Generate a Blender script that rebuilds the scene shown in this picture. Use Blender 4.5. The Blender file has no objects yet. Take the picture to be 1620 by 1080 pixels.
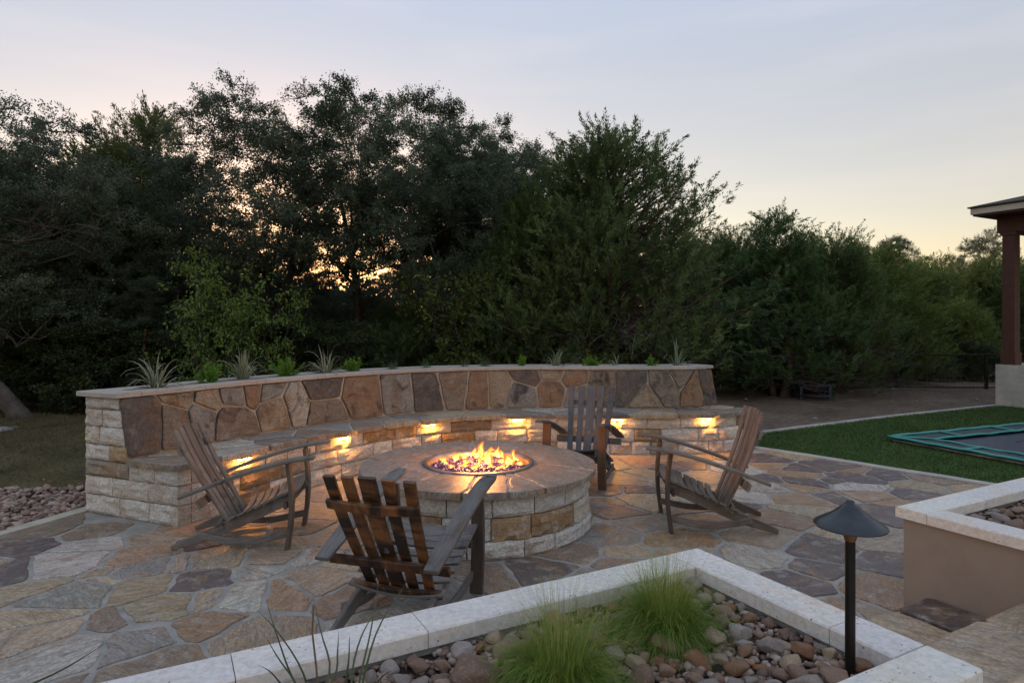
import bpy, bmesh, math, random
import numpy as np
from mathutils import Vector, Matrix
from mathutils import noise as mnoise

# ------------------------------------------------------------------ camera, world, sun, exposure
F_PX, Y0, CAM_H = 1014.0, 510.0, 1.65           # focal length in photo pixels, horizon row, eye height above the patio
scene = bpy.context.scene
cam_d = bpy.data.cameras.new('camera'); cam = bpy.data.objects.new('camera', cam_d)
scene.collection.objects.link(cam); scene.camera = cam
cam.location = (0, 0, CAM_H); cam.rotation_euler = (math.radians(90), 0, 0)
cam_d.sensor_width = 36.0; cam_d.lens = 36.0 * F_PX / 1620.0
cam_d.shift_y = -(540.0 - Y0) / 1620.0
cam_d.clip_start = 0.05; cam_d.clip_end = 2000.0

SUN_EL, SUN_AZ = math.radians(1.0), math.radians(-19.0)      # azimuth from +Y, positive to the right
world = bpy.data.worlds.new('World'); scene.world = world; world.use_nodes = True
wn, wl = world.node_tree.nodes, world.node_tree.links
wn.clear()
w_out = wn.new('ShaderNodeOutputWorld'); w_bg = wn.new('ShaderNodeBackground')
sky = wn.new('ShaderNodeTexSky'); sky.sky_type = 'NISHITA'; sky.sun_disc = False
sky.sun_elevation = SUN_EL; sky.sun_rotation = SUN_AZ
sky.altitude = 300.0; sky.air_density = 1.0; sky.dust_density = 1.0; sky.ozone_density = 1.0
SKY_STRENGTH = 0.128
w_bg.inputs['Strength'].default_value = SKY_STRENGTH
# thin high veil of cloud over the clear sky, denser low down, with faint streaks
w_tc = wn.new('ShaderNodeTexCoord'); w_map = wn.new('ShaderNodeMapping')
w_map.inputs['Scale'].default_value = (1.2, 1.2, 9.0); w_map.inputs['Rotation'].default_value = (0.0, 0.22, 0.3)
w_no = wn.new('ShaderNodeTexNoise'); w_no.inputs['Scale'].default_value = 2.2; w_no.inputs['Detail'].default_value = 6.0
w_rp = wn.new('ShaderNodeValToRGB'); w_rp.color_ramp.elements[0].position = 0.50; w_rp.color_ramp.elements[1].position = 0.80
w_rp.color_ramp.elements[0].color = (0, 0, 0, 1); w_rp.color_ramp.elements[1].color = (0.09, 0.09, 0.09, 1)
w_mx = wn.new('ShaderNodeMix'); w_mx.data_type = 'RGBA'
w_hsv = wn.new('ShaderNodeHueSaturation'); w_hsv.inputs['Saturation'].default_value = 0.88
w_veil = wn.new('ShaderNodeMix'); w_veil.data_type = 'RGBA'; w_veil.inputs['Factor'].default_value = 0.75
w_vr = wn.new('ShaderNodeMix'); w_vr.data_type = 'RGBA'; w_vr.inputs['A'].default_value = (0.96, 0.74, 0.64, 1); w_vr.inputs['B'].default_value = (0.76, 0.875, 1.10, 1)
wl.new(w_tc.outputs['Generated'], w_map.inputs['Vector']); wl.new(w_map.outputs['Vector'], w_no.inputs['Vector'])
wl.new(w_no.outputs['Fac'], w_rp.inputs['Fac']); wl.new(w_rp.outputs['Color'], w_mx.inputs['Factor'])
wl.new(sky.outputs['Color'], w_hsv.inputs['Color']); wl.new(w_hsv.outputs['Color'], w_veil.inputs['A'])
wl.new(w_veil.outputs['Result'], w_mx.inputs['A'])
w_sep = wn.new('ShaderNodeSeparateXYZ'); w_mr = wn.new('ShaderNodeMapRange')      # the veil thins out towards the horizon
w_mr.inputs['From Min'].default_value = 0.02; w_mr.inputs['From Max'].default_value = 0.46; w_mr.inputs['To Min'].default_value = 0.42; w_mr.inputs['To Max'].default_value = 0.86
wl.new(w_tc.outputs['Generated'], w_sep.inputs[0]); wl.new(w_sep.outputs['Z'], w_mr.inputs['Value']); wl.new(w_mr.outputs[0], w_veil.inputs['Factor'])
w_m2 = wn.new('ShaderNodeMapRange'); w_m2.inputs['From Min'].default_value = 0.02; w_m2.inputs['From Max'].default_value = 0.46
wl.new(w_sep.outputs['Z'], w_m2.inputs['Value']); wl.new(w_m2.outputs[0], w_vr.inputs['Factor']); wl.new(w_vr.outputs['Result'], w_veil.inputs['B'])
w_mx.inputs['B'].default_value = (2.0, 1.62, 1.45, 1)
wl.new(w_mx.outputs['Result'], w_bg.inputs['Color']); wl.new(w_bg.outputs['Background'], w_out.inputs['Surface'])

sun_d = bpy.data.lights.new('sun', 'SUN'); sun = bpy.data.objects.new('sun', sun_d); scene.collection.objects.link(sun)
sun_d.energy = 0.5; sun_d.angle = math.radians(3.0); sun_d.color = (1.0, 0.62, 0.32)
sdir = Vector((math.sin(SUN_AZ) * math.cos(SUN_EL), math.cos(SUN_AZ) * math.cos(SUN_EL), math.sin(SUN_EL)))
sun.rotation_euler = sdir.to_track_quat('Z', 'Y').to_euler(); sun.location = sdir * 60
vs = scene.view_settings
vs.view_transform = 'Standard'; vs.look = 'None'; vs.exposure = 2.5; vs.gamma = 1.0; vs.use_curve_mapping = False
scene.cycles.use_denoising = True; scene.cycles.max_bounces = 6; scene.cycles.transparent_max_bounces = 12
scene.cycles.sample_clamp_indirect = 4.0

# ------------------------------------------------------------------ helpers
C = scene.collection
rnd = random.Random(7)

def P(x, y, z=0.0):
    """photo pixel -> point on the horizontal plane at height z"""
    Y = F_PX * (CAM_H - z) / (y - Y0)
    return Vector(((x - 810.0) / F_PX * Y, Y, z))
def PY(x, y, Y):
    """photo pixel -> point at depth Y"""
    return Vector(((x - 810.0) / F_PX * Y, Y, CAM_H - (y - Y0) * Y / F_PX))
def proj(p):
    return (810.0 + F_PX * p[0] / p[1], Y0 + F_PX * (CAM_H - p[2]) / p[1])

def mesh(name, verts, faces, uvs=None, smooth=False):
    m = bpy.data.meshes.new(name)
    m.from_pydata([tuple(v) for v in verts], [], faces)
    if uvs is not None:
        uvl = m.uv_layers.new(name='UVMap')
        for poly in m.polygons:
            for li in poly.loop_indices:
                uvl.data[li].uv = uvs[m.loops[li].vertex_index]
    if smooth:
        m.polygons.foreach_set('use_smooth', [True] * len(m.polygons))
    m.update()
    return m
def link(name, data, mat=None, parent=None, color=None):
    o = bpy.data.objects.new(name, data); C.objects.link(o)
    if mat is not None and data is not None:
        if len(data.materials) == 0: data.materials.append(mat)
        elif data.materials[0] is not mat:
            o.material_slots[0].link = 'OBJECT'; o.material_slots[0].material = mat
    if parent is not None: o.parent = parent
    if color is not None: o.color = (color[0], color[1], color[2], 1.0)
    return o
def tag(o, label, cat, group=None):
    o['label'] = label; o['category'] = cat
    if group: o['group'] = group
    return o
def empty(name, loc=(0, 0, 0), rz=0.0):
    o = bpy.data.objects.new(name, None); C.objects.link(o); o.empty_display_size = 0.1
    o.location = loc; o.rotation_euler = (0, 0, rz)
    return o
def struct(o):
    o['kind'] = 'structure'; return o
def stuff(o):
    o['kind'] = 'stuff'; return o
def copy_tree(o, parent=None):
    c = o.copy(); C.objects.link(c); c.parent = parent
    for ch in list(o.children): copy_tree(ch, c)
    return c

class MB:
    """collects simple shapes into one mesh"""
    def __init__(s): s.v = []; s.f = []; s.uv = []
    def add(s, verts, faces, uvs=None):
        b = len(s.v); s.v += [tuple(v) for v in verts]; s.f += [tuple(i + b for i in f) for f in faces]
        s.uv += uvs if uvs else [(v[0] + v[1], v[2]) for v in verts]
    def box(s, lo, hi, M=None):
        x0, y0, z0 = lo; x1, y1, z1 = hi
        vs_ = [Vector(q) for q in ((x0,y0,z0),(x1,y0,z0),(x1,y1,z0),(x0,y1,z0),(x0,y0,z1),(x1,y0,z1),(x1,y1,z1),(x0,y1,z1))]
        if M is not None: vs_ = [M @ q for q in vs_]
        s.add(vs_, [(0,3,2,1),(4,5,6,7),(0,1,5,4),(1,2,6,5),(2,3,7,6),(3,0,4,7)])
    def beam(s, path, side, w, t, ch=0.15):
        """plank swept along path; side = direction of its width, w widths, t thickness, chamfered edges"""
        n = len(path); L = 0.0; side = Vector(side).normalized()
        if not isinstance(w, (list, tuple)): w = [w] * n
        vs_, fs, uv = [], [], []
        for i, p in enumerate(path):
            p = Vector(p)
            a = Vector(path[max(i - 1, 0)]); b = Vector(path[min(i + 1, n - 1)])
            T = (b - a).normalized(); N = T.cross(side).normalized(); S = N.cross(T).normalized()
            if i: L += (p - Vector(path[i - 1])).length
            hw, ht = w[i] / 2, t / 2; c = min(hw, ht) * 2 * ch
            for k, (x, y) in enumerate(((-hw+c,-ht),(hw-c,-ht),(hw,-ht+c),(hw,ht-c),(hw-c,ht),(-hw+c,ht),(-hw,ht-c),(-hw,-ht+c))):
                vs_.append(p + S * x + N * y); uv.append((L, x + (0.13 if y > 0 else 0.0)))
        for i in range(n - 1):
            for k in range(8):
                a, b = i * 8 + k, i * 8 + (k + 1) % 8
                fs.append((a, b, b + 8, a + 8))
        fs.append(tuple(range(7, -1, -1))); fs.append(tuple((n - 1) * 8 + k for k in range(8)))
        s.add(vs_, fs, uv)
    def tube(s, path, r, sides=6, cap=True):
        n = len(path)
        if not isinstance(r, (list, tuple)): r = [r] * n
        vs_, fs, uv = [], [], []; ref = Vector((0.31, 0.77, 0.56)); L = 0.0
        for i, p in enumerate(path):
            p = Vector(p); a = Vector(path[max(i - 1, 0)]); b = Vector(path[min(i + 1, n - 1)])
            T = (b - a); T = T.normalized() if T.length > 1e-9 else Vector((0, 0, 1))
            A = T.cross(ref)
            if A.length < 1e-3: A = T.cross(Vector((1, 0, 0)))
            A.normalize(); B = T.cross(A)
            if i: L += (p - Vector(path[i - 1])).length
            for k in range(sides):
                an = 2 * math.pi * k / sides
                vs_.append(p + (A * math.cos(an) + B * math.sin(an)) * r[i]); uv.append((L, k / sides))
        for i in range(n - 1):
            for k in range(sides):
                a, b = i * sides + k, i * sides + (k + 1) % sides
                fs.append((a, b, b + sides, a + sides))
        if cap:
            fs.append(tuple(range(sides - 1, -1, -1))); fs.append(tuple((n - 1) * sides + k for k in range(sides)))
        s.add(vs_, fs, uv)
    def lathe(s, prof, seg=32, center=(0, 0, 0)):
        cx, cy, cz = center; vs_, fs, uv = [], [], []
        for r, z in prof:
            for k in range(seg):
                a = 2 * math.pi * k / seg
                vs_.append((cx + r * math.cos(a), cy + r * math.sin(a), cz + z)); uv.append((k / seg, z))
        for i in range(len(prof) - 1):
            for k in range(seg):
                a, b = i * seg + k, i * seg + (k + 1) % seg
                fs.append((a, b, b + seg, a + seg))
        s.add(vs_, fs, uv)
    def obj(s, name, mat, parent=None, smooth=False, color=None):
        return link(name, mesh(name, s.v, s.f, s.uv, smooth), mat, parent, color)

def quads_mesh(name, V, tint=None):
    """V: (N,4,3) array of quads -> mesh, optional per-quad tint attribute"""
    N = V.shape[0]; m = bpy.data.meshes.new(name)
    m.vertices.add(N * 4); m.vertices.foreach_set('co', V.reshape(-1).astype(np.float32))
    m.loops.add(N * 4); m.loops.foreach_set('vertex_index', np.arange(N * 4, dtype=np.int32))
    m.polygons.add(N); m.polygons.foreach_set('loop_start', np.arange(0, N * 4, 4, dtype=np.int32))
    m.polygons.foreach_set('loop_total', np.full(N, 4, dtype=np.int32))
    m.update(calc_edges=True)
    if tint is not None:
        at = m.attributes.new('tint', 'FLOAT', 'FACE'); at.data.foreach_set('value', tint.astype(np.float32))
    return m
def unit(a): return a / np.maximum(np.linalg.norm(a, axis=-1, keepdims=True), 1e-9)
def leaf_quads(rng, pos, axis, L, W, droop=0.0):
    """diamond leaves folded a little along the midrib"""
    N = len(pos); A = unit(axis); R = rng.normal(size=(N, 3)); S = unit(np.cross(A, R))
    L = np.asarray(L).reshape(-1, 1); W = np.asarray(W).reshape(-1, 1)
    p1 = pos + A * L * 0.45 + S * W * 0.5; p3 = pos + A * L * 0.45 - S * W * 0.5; p2 = pos + A * L
    if droop: p2 = p2 - np.array([0, 0, 1.0]) * L * droop
    return np.stack([pos, p1, p2, p3], axis=1)

# ------------------------------------------------------------------ convex cell splitting
def clip(poly, nx, ny, c):
    """keep the side nx*x + ny*y <= c"""
    out = []; n = len(poly)
    for i in range(n):
        a, b = poly[i], poly[(i + 1) % n]
        da, db = nx * a[0] + ny * a[1] - c, nx * b[0] + ny * b[1] - c
        if da <= 0: out.append(a)
        if (da < 0 < db) or (db < 0 < da):
            t = da / (da - db); out.append((a[0] + (b[0] - a[0]) * t, a[1] + (b[1] - a[1]) * t))
    return out
def cells(seeds, bound, gap, wts=None):
    res = []; n = len(seeds)
    for i in range(n):
        poly = list(bound); xi, yi = seeds[i]
        near = sorted(range(n), key=lambda j: (seeds[j][0] - xi) ** 2 + (seeds[j][1] - yi) ** 2)[1:28]
        for j in near:
            dx, dy = seeds[j][0] - xi, seeds[j][1] - yi; d = math.hypot(dx, dy)
            if d < 1e-6: continue
            nx, ny = dx / d, dy / d
            off = d / 2
            if wts: off = (d * d + wts[i] - wts[j]) / (2 * d)
            poly = clip(poly, nx, ny, nx * xi + ny * yi + off - gap * 0.5)
            if len(poly) < 3: break
        res.append(poly if len(poly) >= 3 else None)
    return res
def pcent(p): return (sum(q[0] for q in p) / len(p), sum(q[1] for q in p) / len(p))
def parea(p): return 0.5 * abs(sum(p[i][0] * p[(i + 1) % len(p)][1] - p[(i + 1) % len(p)][0] * p[i][1] for i in range(len(p))))
def roughen(poly, step, amp, rg, chop=0.18):
    """knock the corners off, then break each side into short uneven runs"""
    n = len(poly); q = []
    for i in range(n):
        a, b = poly[i], poly[(i + 1) % n]; l = math.hypot(b[0] - a[0], b[1] - a[1])
        if l < 1e-4: continue
        c = min(chop, 0.035 / l if l > 0.1 else 0.35)
        q.append((a[0] + (b[0] - a[0]) * c, a[1] + (b[1] - a[1]) * c)); q.append((b[0] - (b[0] - a[0]) * c, b[1] - (b[1] - a[1]) * c))
    out = []; cx, cy = pcent(q)
    ph = rg.uniform(0, 50)
    for i in range(len(q)):
        a, b = q[i], q[(i + 1) % len(q)]; l = math.hypot(b[0] - a[0], b[1] - a[1]); k = max(1, min(7, int(l / step)))
        for t in range(k):
            x, y = a[0] + (b[0] - a[0]) * t / k, a[1] + (b[1] - a[1]) * t / k
            d = mnoise.noise((x * 9, y * 9, ph)) * amp * 1.4 + rg.uniform(-1, 1) * amp * 0.35 - amp * 0.5
            r = math.hypot(x - cx, y - cy) or 1
            out.append((x + (x - cx) / r * d, y + (y - cy) / r * d))
    return out
def stone_slab(poly, fmap, top, bot, rim, relief=0.0, ph=0.0):
    """flat stone with a worn rim; fmap(x, y, h) -> 3D point, h = height over the bed"""
    n = len(poly); cx, cy = pcent(poly)
    ins = []
    for (x, y) in poly:
        r = math.hypot(x - cx, y - cy) or 1; k = max(0.0, 1 - rim / r); ins.append((cx + (x - cx) * k, cy + (y - cy) * k))
    v = [fmap(x, y, top) for x, y in ins] + [fmap(x, y, top - rim * 0.55) for x, y in poly] + [fmap(x, y, bot) for x, y in poly]
    if relief:                                                          # cleft face: an inner ring and a middle point at uneven heights
        b = len(v)
        for k in (0.66, 0.33):
            for (x, y) in ins:
                X, Y = cx + (x - cx) * k, cy + (y - cy) * k; v.append(fmap(X, Y, top + relief * mnoise.noise((X * 7 + ph, Y * 9, ph))))
        v.append(fmap(cx, cy, top + relief * mnoise.noise((cx * 7 + ph, cy * 9, ph)))); c = len(v) - 1; f = []
        for i in range(n):
            j = (i + 1) % n; f += [(i, j, b + j, b + i), (b + i, b + j, b + n + j, b + n + i), (b + n + i, b + n + j, c)]
    else: f = [tuple(range(n))]
    for i in range(n):
        j = (i + 1) % n
        f.append((i, i + n, j + n, j)); f.append((i + n, i + 2 * n, j + 2 * n, j + n))
    return v, f
# ------------------------------------------------------------------ materials
def nmat(name):
    m = bpy.data.materials.new(name); m.use_nodes = True
    nt = m.node_tree; b = nt.nodes['Principled BSDF']
    return m, nt, b
def N(nt, t, **kw):
    n = nt.nodes.new(t)
    for k, v in kw.items():
        if k in n.inputs: n.inputs[k].default_value = v
        else: setattr(n, k, v)
    return n
def ramp(nt, stops, interp='LINEAR'):
    r = nt.nodes.new('ShaderNodeValToRGB'); cr = r.color_ramp; cr.interpolation = interp
    while len(cr.elements) < len(stops): cr.elements.new(0.5)
    for e, (p, c) in zip(cr.elements, stops):
        e.position = p; e.color = (c, c, c, 1) if isinstance(c, (int, float)) else (c[0], c[1], c[2], 1)
    return r
def mixc(nt, a, b, fac, mode='MIX'):
    m = nt.nodes.new('ShaderNodeMix'); m.data_type = 'RGBA'; m.blend_type = mode
    for k, v in (('A', a), ('B', b), ('Factor', fac)):
        if hasattr(v, 'is_linked') or hasattr(v, 'links'): nt.links.new(v, m.inputs[k])
        elif isinstance(v, (int, float)): m.inputs[k].default_value = v
        else: m.inputs[k].default_value = (v[0], v[1], v[2], 1)
    return m.outputs['Result']
def coords(nt, scale=(1, 1, 1), kind='Object', jitter=True, spin=False):
    """object coordinates shifted by each object's own random number"""
    tc = N(nt, 'ShaderNodeTexCoord'); mp = N(nt, 'ShaderNodeMapping'); mp.inputs['Scale'].default_value = scale
    src = tc.outputs[kind]
    if spin:                                                            # each stone's bedding runs its own way
        o2 = N(nt, 'ShaderNodeObjectInfo'); m2 = N(nt, 'ShaderNodeMath', operation='MULTIPLY'); m2.inputs[1].default_value = 6.283; nt.links.new(o2.outputs['Random'], m2.inputs[0])
        cx = N(nt, 'ShaderNodeCombineXYZ'); nt.links.new(m2.outputs[0], cx.inputs['Z']); rp = N(nt, 'ShaderNodeMapping'); nt.links.new(src, rp.inputs['Vector']); nt.links.new(cx.outputs[0], rp.inputs['Rotation']); src = rp.outputs['Vector']
    nt.links.new(src, mp.inputs['Vector'])
    if jitter:
        oi = N(nt, 'ShaderNodeObjectInfo'); mm = N(nt, 'ShaderNodeMath', operation='MULTIPLY'); mm.inputs[1].default_value = 37.0
        nt.links.new(oi.outputs['Random'], mm.inputs[0]); nt.links.new(mm.outputs[0], mp.inputs['Location'])
    return mp.outputs['Vector']
def noise(nt, vec, scale, detail=4.0, rough=0.55, dist=0.0):
    n = N(nt, 'ShaderNodeTexNoise'); n.inputs['Scale'].default_value = scale; n.inputs['Detail'].default_value = detail
    n.inputs['Roughness'].default_value = rough; n.inputs['Distortion'].default_value = dist
    nt.links.new(vec, n.inputs['Vector']); return n.outputs['Fac']
def bump(nt, b, height, strength, dist):
    bp = N(nt, 'ShaderNodeBump'); bp.inputs['Strength'].default_value = strength; bp.inputs['Distance'].default_value = dist
    nt.links.new(height, bp.inputs['Height'])
    prev = b.inputs['Normal'].links
    if prev: nt.links.new(prev[0].from_socket, bp.inputs['Normal'])
    nt.links.new(bp.outputs['Normal'], b.inputs['Normal'])

def m_stone(name, rust, pale, dark, rough, bstr, band=(1, 1, 1), streak=0.6):
    """natural stone: own colour from the object, rust and dark stains, fine relief"""
    m, nt, b = nmat(name); oi = N(nt, 'ShaderNodeObjectInfo')
    v = coords(nt); sp_ = band[1] > 1; vb = coords(nt, band, spin=sp_)
    n1 = noise(nt, vb, 3.2, 6, 0.62, 0.6); n2 = noise(nt, v, 9.0, 6, 0.65); n3 = noise(nt, v, 55.0, 5, 0.7)
    n4 = noise(nt, vb, 5.5, 5, 0.6, 1.2)
    c = oi.outputs['Color']
    r1 = ramp(nt, [(0.50, 0.0), (0.68, rust[3])]); nt.links.new(n1, r1.inputs['Fac'])
    c = mixc(nt, c, rust[:3], r1.outputs['Color'])
    r2 = ramp(nt, [(0.52, 0.0), (0.70, pale[3])]); nt.links.new(n2, r2.inputs['Fac'])
    c = mixc(nt, c, pale[:3], r2.outputs['Color'])
    r3 = ramp(nt, [(0.30, dark[3]), (0.47, 0.0)]); nt.links.new(n4, r3.inputs['Fac'])
    c = mixc(nt, c, dark[:3], r3.outputs['Color'])
    n5 = noise(nt, coords(nt, (1.2, 7.0, 2.0) if band[1] > 1 else (1.6, 1.6, 4.0), spin=sp_), 2.6, 7, 0.7, 1.5)
    r5 = ramp(nt, [(0.44, 0.0), (0.495, 0.55 * streak), (0.55, 0.0)]); nt.links.new(n5, r5.inputs['Fac']); c = mixc(nt, c, dark[:3], r5.outputs['Color'])
    r4 = ramp(nt, [(0.30, 0.62), (0.70, 1.30)]); nt.links.new(n3, r4.inputs['Fac'])
    c = mixc(nt, c, r4.outputs['Color'], 1.0, 'MULTIPLY')
    nt.links.new(c, b.inputs['Base Color'])
    b.inputs['Roughness'].default_value = rough; b.inputs['Specular IOR Level'].default_value = 0.35
    bump(nt, b, n2, bstr * 0.7, 0.02); bump(nt, b, n3, bstr, 0.006)
    return m
def m_plain(name, col, rough=0.7, metal=0.0, nscale=0.0, namt=0.25, bscale=0.0, bstr=0.3, bdist=0.005, spec=0.4):
    m, nt, b = nmat(name)
    b.inputs['Roughness'].default_value = rough; b.inputs['Metallic'].default_value = metal; b.inputs['Specular IOR Level'].default_value = spec
    b.inputs['Base Color'].default_value = (*col, 1)
    if nscale:
        v = coords(nt); n = noise(nt, v, nscale, 6, 0.65)
        r = ramp(nt, [(0.3, 1 - namt), (0.7, 1 + namt)]); nt.links.new(n, r.inputs['Fac'])
        nt.links.new(mixc(nt, col, r.outputs['Color'], 1.0, 'MULTIPLY'), b.inputs['Base Color'])
    if bscale:
        v = coords(nt); bump(nt, b, noise(nt, v, bscale, 6, 0.65), bstr, bdist)
    return m
def m_wood(name, stain):
    """weathered barrel oak, grain along the stave (UV u = length)"""
    m, nt, b = nmat(name); oi = N(nt, 'ShaderNodeObjectInfo')
    vg = coords(nt, (2.5, 60, 1), 'UV'); vs_ = coords(nt, (1.6, 6, 1), 'UV'); vw = coords(nt, (5.0, 1.2, 1), 'UV')
    g = noise(nt, vg, 3.0, 7, 0.7, 0.25); p = noise(nt, vs_, 2.0, 4, 0.6); w = noise(nt, vw, 1.6, 4, 0.6, 0.4)
    c = oi.outputs['Color']
    r1 = ramp(nt, [(0.28, 0.42), (0.50, 0.95), (0.72, 1.45)]); nt.links.new(g, r1.inputs['Fac'])
    c = mixc(nt, c, r1.outputs['Color'], 1.0, 'MULTIPLY')
    r2 = ramp(nt, [(0.50, 0.0), (0.72, 0.75)]); nt.links.new(p, r2.inputs['Fac'])
    c = mixc(nt, c, (0.105, 0.058, 0.030) if not stain else (0.16, 0.062, 0.016), r2.outputs['Color'])
    r3 = ramp(nt, [(0.40, 0.0), (0.56, 0.92)] if stain else [(0.58, 0.0), (0.74, 0.7)]); nt.links.new(w, r3.inputs['Fac'])
    c = mixc(nt, c, (0.012, 0.008, 0.006), r3.outputs['Color'])
    nt.links.new(c, b.inputs['Base Color']); b.inputs['Roughness'].default_value = 0.42 if stain else 0.72
    b.inputs['Specular IOR Level'].default_value = 0.45
    bump(nt, b, g, 0.55, 0.004)
    return m
def m_leaf(name, c0, c1, c2, trans=0.25, rough=0.55):
    m, nt, b = nmat(name); at = N(nt, 'ShaderNodeAttribute', attribute_name='tint'); oi = N(nt, 'ShaderNodeObjectInfo')
    r = ramp(nt, [(0.0, c0), (0.55, c1), (1.0, c2)]); nt.links.new(at.outputs['Fac'], r.inputs['Fac'])
    c = mixc(nt, r.outputs['Color'], oi.outputs['Color'], 1.0, 'MULTIPLY')
    nt.links.new(c, b.inputs['Base Color']); b.inputs['Roughness'].default_value = rough; b.inputs['Specular IOR Level'].default_value = 0.3
    tr = N(nt, 'ShaderNodeBsdfTranslucent'); nt.links.new(c, tr.inputs['Color'])
    mx = N(nt, 'ShaderNodeMixShader'); mx.inputs[0].default_value = trans
    out = nt.nodes['Material Output']; nt.links.new(b.outputs[0], mx.inputs[1]); nt.links.new(tr.outputs[0], mx.inputs[2]); nt.links.new(mx.outputs[0], out.inputs['Surface'])
    return m
def m_emit(name, col, s):
    m, nt, b = nmat(name); nt.nodes.remove(b); e = N(nt, 'ShaderNodeEmission'); e.inputs['Color'].default_value = (*col, 1); e.inputs['Strength'].default_value = s
    nt.links.new(e.outputs[0], nt.nodes['Material Output'].inputs['Surface']); return m

M = {}
M['flag'] = m_stone('flagstone', (0.40, 0.240, 0.115, 0.70), (0.50, 0.47, 0.42, 0.65), (0.11, 0.085, 0.080, 0.50), 0.44, 0.6, (1, 2.6, 1), 1.0)
M['back'] = m_stone('veneer_stone', (0.22, 0.115, 0.055, 0.75), (0.30, 0.265, 0.215, 0.60), (0.040, 0.032, 0.030, 0.90), 0.72, 0.9, (1, 1, 0.7))
M['lime'] = m_stone('chopped_limestone', (0.40, 0.21, 0.075, 0.70), (0.68, 0.65, 0.60, 0.7), (0.30, 0.25, 0.20, 0.2), 0.85, 1.3, (1, 1, 1.6))
M['river'] = m_stone('river_stone', (0.24, 0.13, 0.075, 0.5), (0.42, 0.36, 0.31, 0.5), (0.07, 0.05, 0.045, 0.4), 0.6, 0.3)
M['mortar'] = m_plain('mortar', (0.335, 0.315, 0.285), 0.7, 0, 6, 0.3, 60, 0.5, 0.006)
M['mortar_warm'] = m_plain('mortar_warm', (0.47, 0.42, 0.35), 0.9, 0, 6, 0.2, 60, 0.5, 0.006)
M['concrete'] = m_plain('concrete', (0.45, 0.43, 0.39), 0.85, 0, 3.5, 0.22, 45, 0.4, 0.004)
M['stucco'] = m_plain('stucco', (0.315, 0.255, 0.205), 0.9, 0, 2.2, 0.14, 130, 0.5, 0.004)
M['soil'] = m_plain('soil', (0.045, 0.034, 0.026), 0.95, 0, 12, 0.4, 40, 1.0, 0.02)
M['bronze'] = m_plain('dark_bronze', (0.030, 0.026, 0.024), 0.42, 0.7, 14, 0.3)
M['hat'] = m_plain('hat_enamel', (0.045, 0.055, 0.066), 0.34, 0.45, 25, 0.22, 90, 0.06, 0.002, 0.5)
M['copper'] = m_plain('socket_brass', (0.24, 0.115, 0.045), 0.45, 0.7, 20, 0.3)
M['steel'] = m_plain('steel', (0.38, 0.34, 0.31), 0.35, 0.9, 10, 0.25)
M['wire'] = m_plain('wire', (0.18, 0.19, 0.20), 0.4, 0.9)
M['black'] = m_plain('black_metal', (0.012, 0.012, 0.013), 0.6, 0.3)
M['hole'] = m_plain('slot_shade', (0.006, 0.005, 0.004), 0.9)  # near-black colour in place of the shade inside the chair arm's slot
M['teal'] = m_plain('teal_vinyl', (0.035, 0.27, 0.245), 0.42, 0, 5, 0.18)
M['pad'] = m_plain('pad_mesh', (0.045, 0.062, 0.070), 0.7, 0, 30, 0.2)
M['mat_bed'] = m_plain('jump_mat', (0.018, 0.030, 0.060), 0.5, 0, 4, 0.2)
M['blue'] = m_plain('blue_metal', (0.030, 0.042, 0.060), 0.6, 0.3, 10, 0.3)
M['rust'] = m_plain('rusty_bowl', (0.07, 0.03, 0.018), 0.85, 0.1, 10, 0.4)
M['brown_paint'] = m_plain('brown_paint', (0.082, 0.032, 0.022), 0.6, 0, 8, 0.2, 40, 0.2, 0.003)
M['fascia'] = m_plain('fascia_paint', (0.50, 0.45, 0.37), 0.6, 0, 3, 0.08)
M['shingle'] = m_plain('shingle', (0.05, 0.045, 0.042), 0.9, 0, 20, 0.3)
M['bark_oak'] = m_plain('oak_bark', (0.050, 0.042, 0.036), 0.9, 0, 9, 0.45, 30, 1.0, 0.03)
M['bark_jun'] = m_plain('juniper_bark', (0.085, 0.058, 0.044), 0.9, 0, 9, 0.5, 30, 1.0, 0.03)
M['bark_gray'] = m_plain('grey_bark', (0.105, 0.085, 0.074), 0.9, 0, 7, 0.5, 22, 1.0, 0.03)
M['twig'] = m_plain('dead_twig', (0.135, 0.120, 0.112), 0.9, 0, 5, 0.3)
M['heart'] = m_plain('split_heartwood', (0.24, 0.105, 0.042), 0.8, 0, 9, 0.45)
M['stalk'] = m_plain('dry_stalk', (0.17, 0.115, 0.075), 0.8, 0, 30, 0.4)
M['oak'] = m_leaf('oak_leaf', (0.034, 0.050, 0.033), (0.080, 0.112, 0.073), (0.135, 0.175, 0.112))
M['juniper'] = m_leaf('juniper_spray', (0.034, 0.058, 0.022), (0.090, 0.140, 0.048), (0.165, 0.215, 0.075))
M['sapling'] = m_leaf('sapling_leaf', (0.075, 0.13, 0.030), (0.155, 0.245, 0.052), (0.26, 0.32, 0.07), 0.35)
M['shrubleaf'] = m_leaf('shrub_leaf', (0.026, 0.040, 0.018), (0.050, 0.075, 0.028), (0.090, 0.115, 0.042), 0.2)
M['fern'] = m_leaf('fern_leaf', (0.075, 0.18, 0.022), (0.14, 0.30, 0.040), (0.24, 0.40, 0.065), 0.35)
M['feather'] = m_leaf('feather_grass_blade', (0.110, 0.195, 0.024), (0.200, 0.315, 0.048), (0.38, 0.42, 0.14), 0.3)
M['tuft'] = m_leaf('tuft_blade', (0.055, 0.095, 0.045), (0.095, 0.150, 0.075), (0.17, 0.22, 0.12), 0.3)
M['lily'] = m_leaf('lily_blade', (0.085, 0.135, 0.065), (0.42, 0.43, 0.30), (0.55, 0.53, 0.38), 0.2, 0.4)
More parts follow.
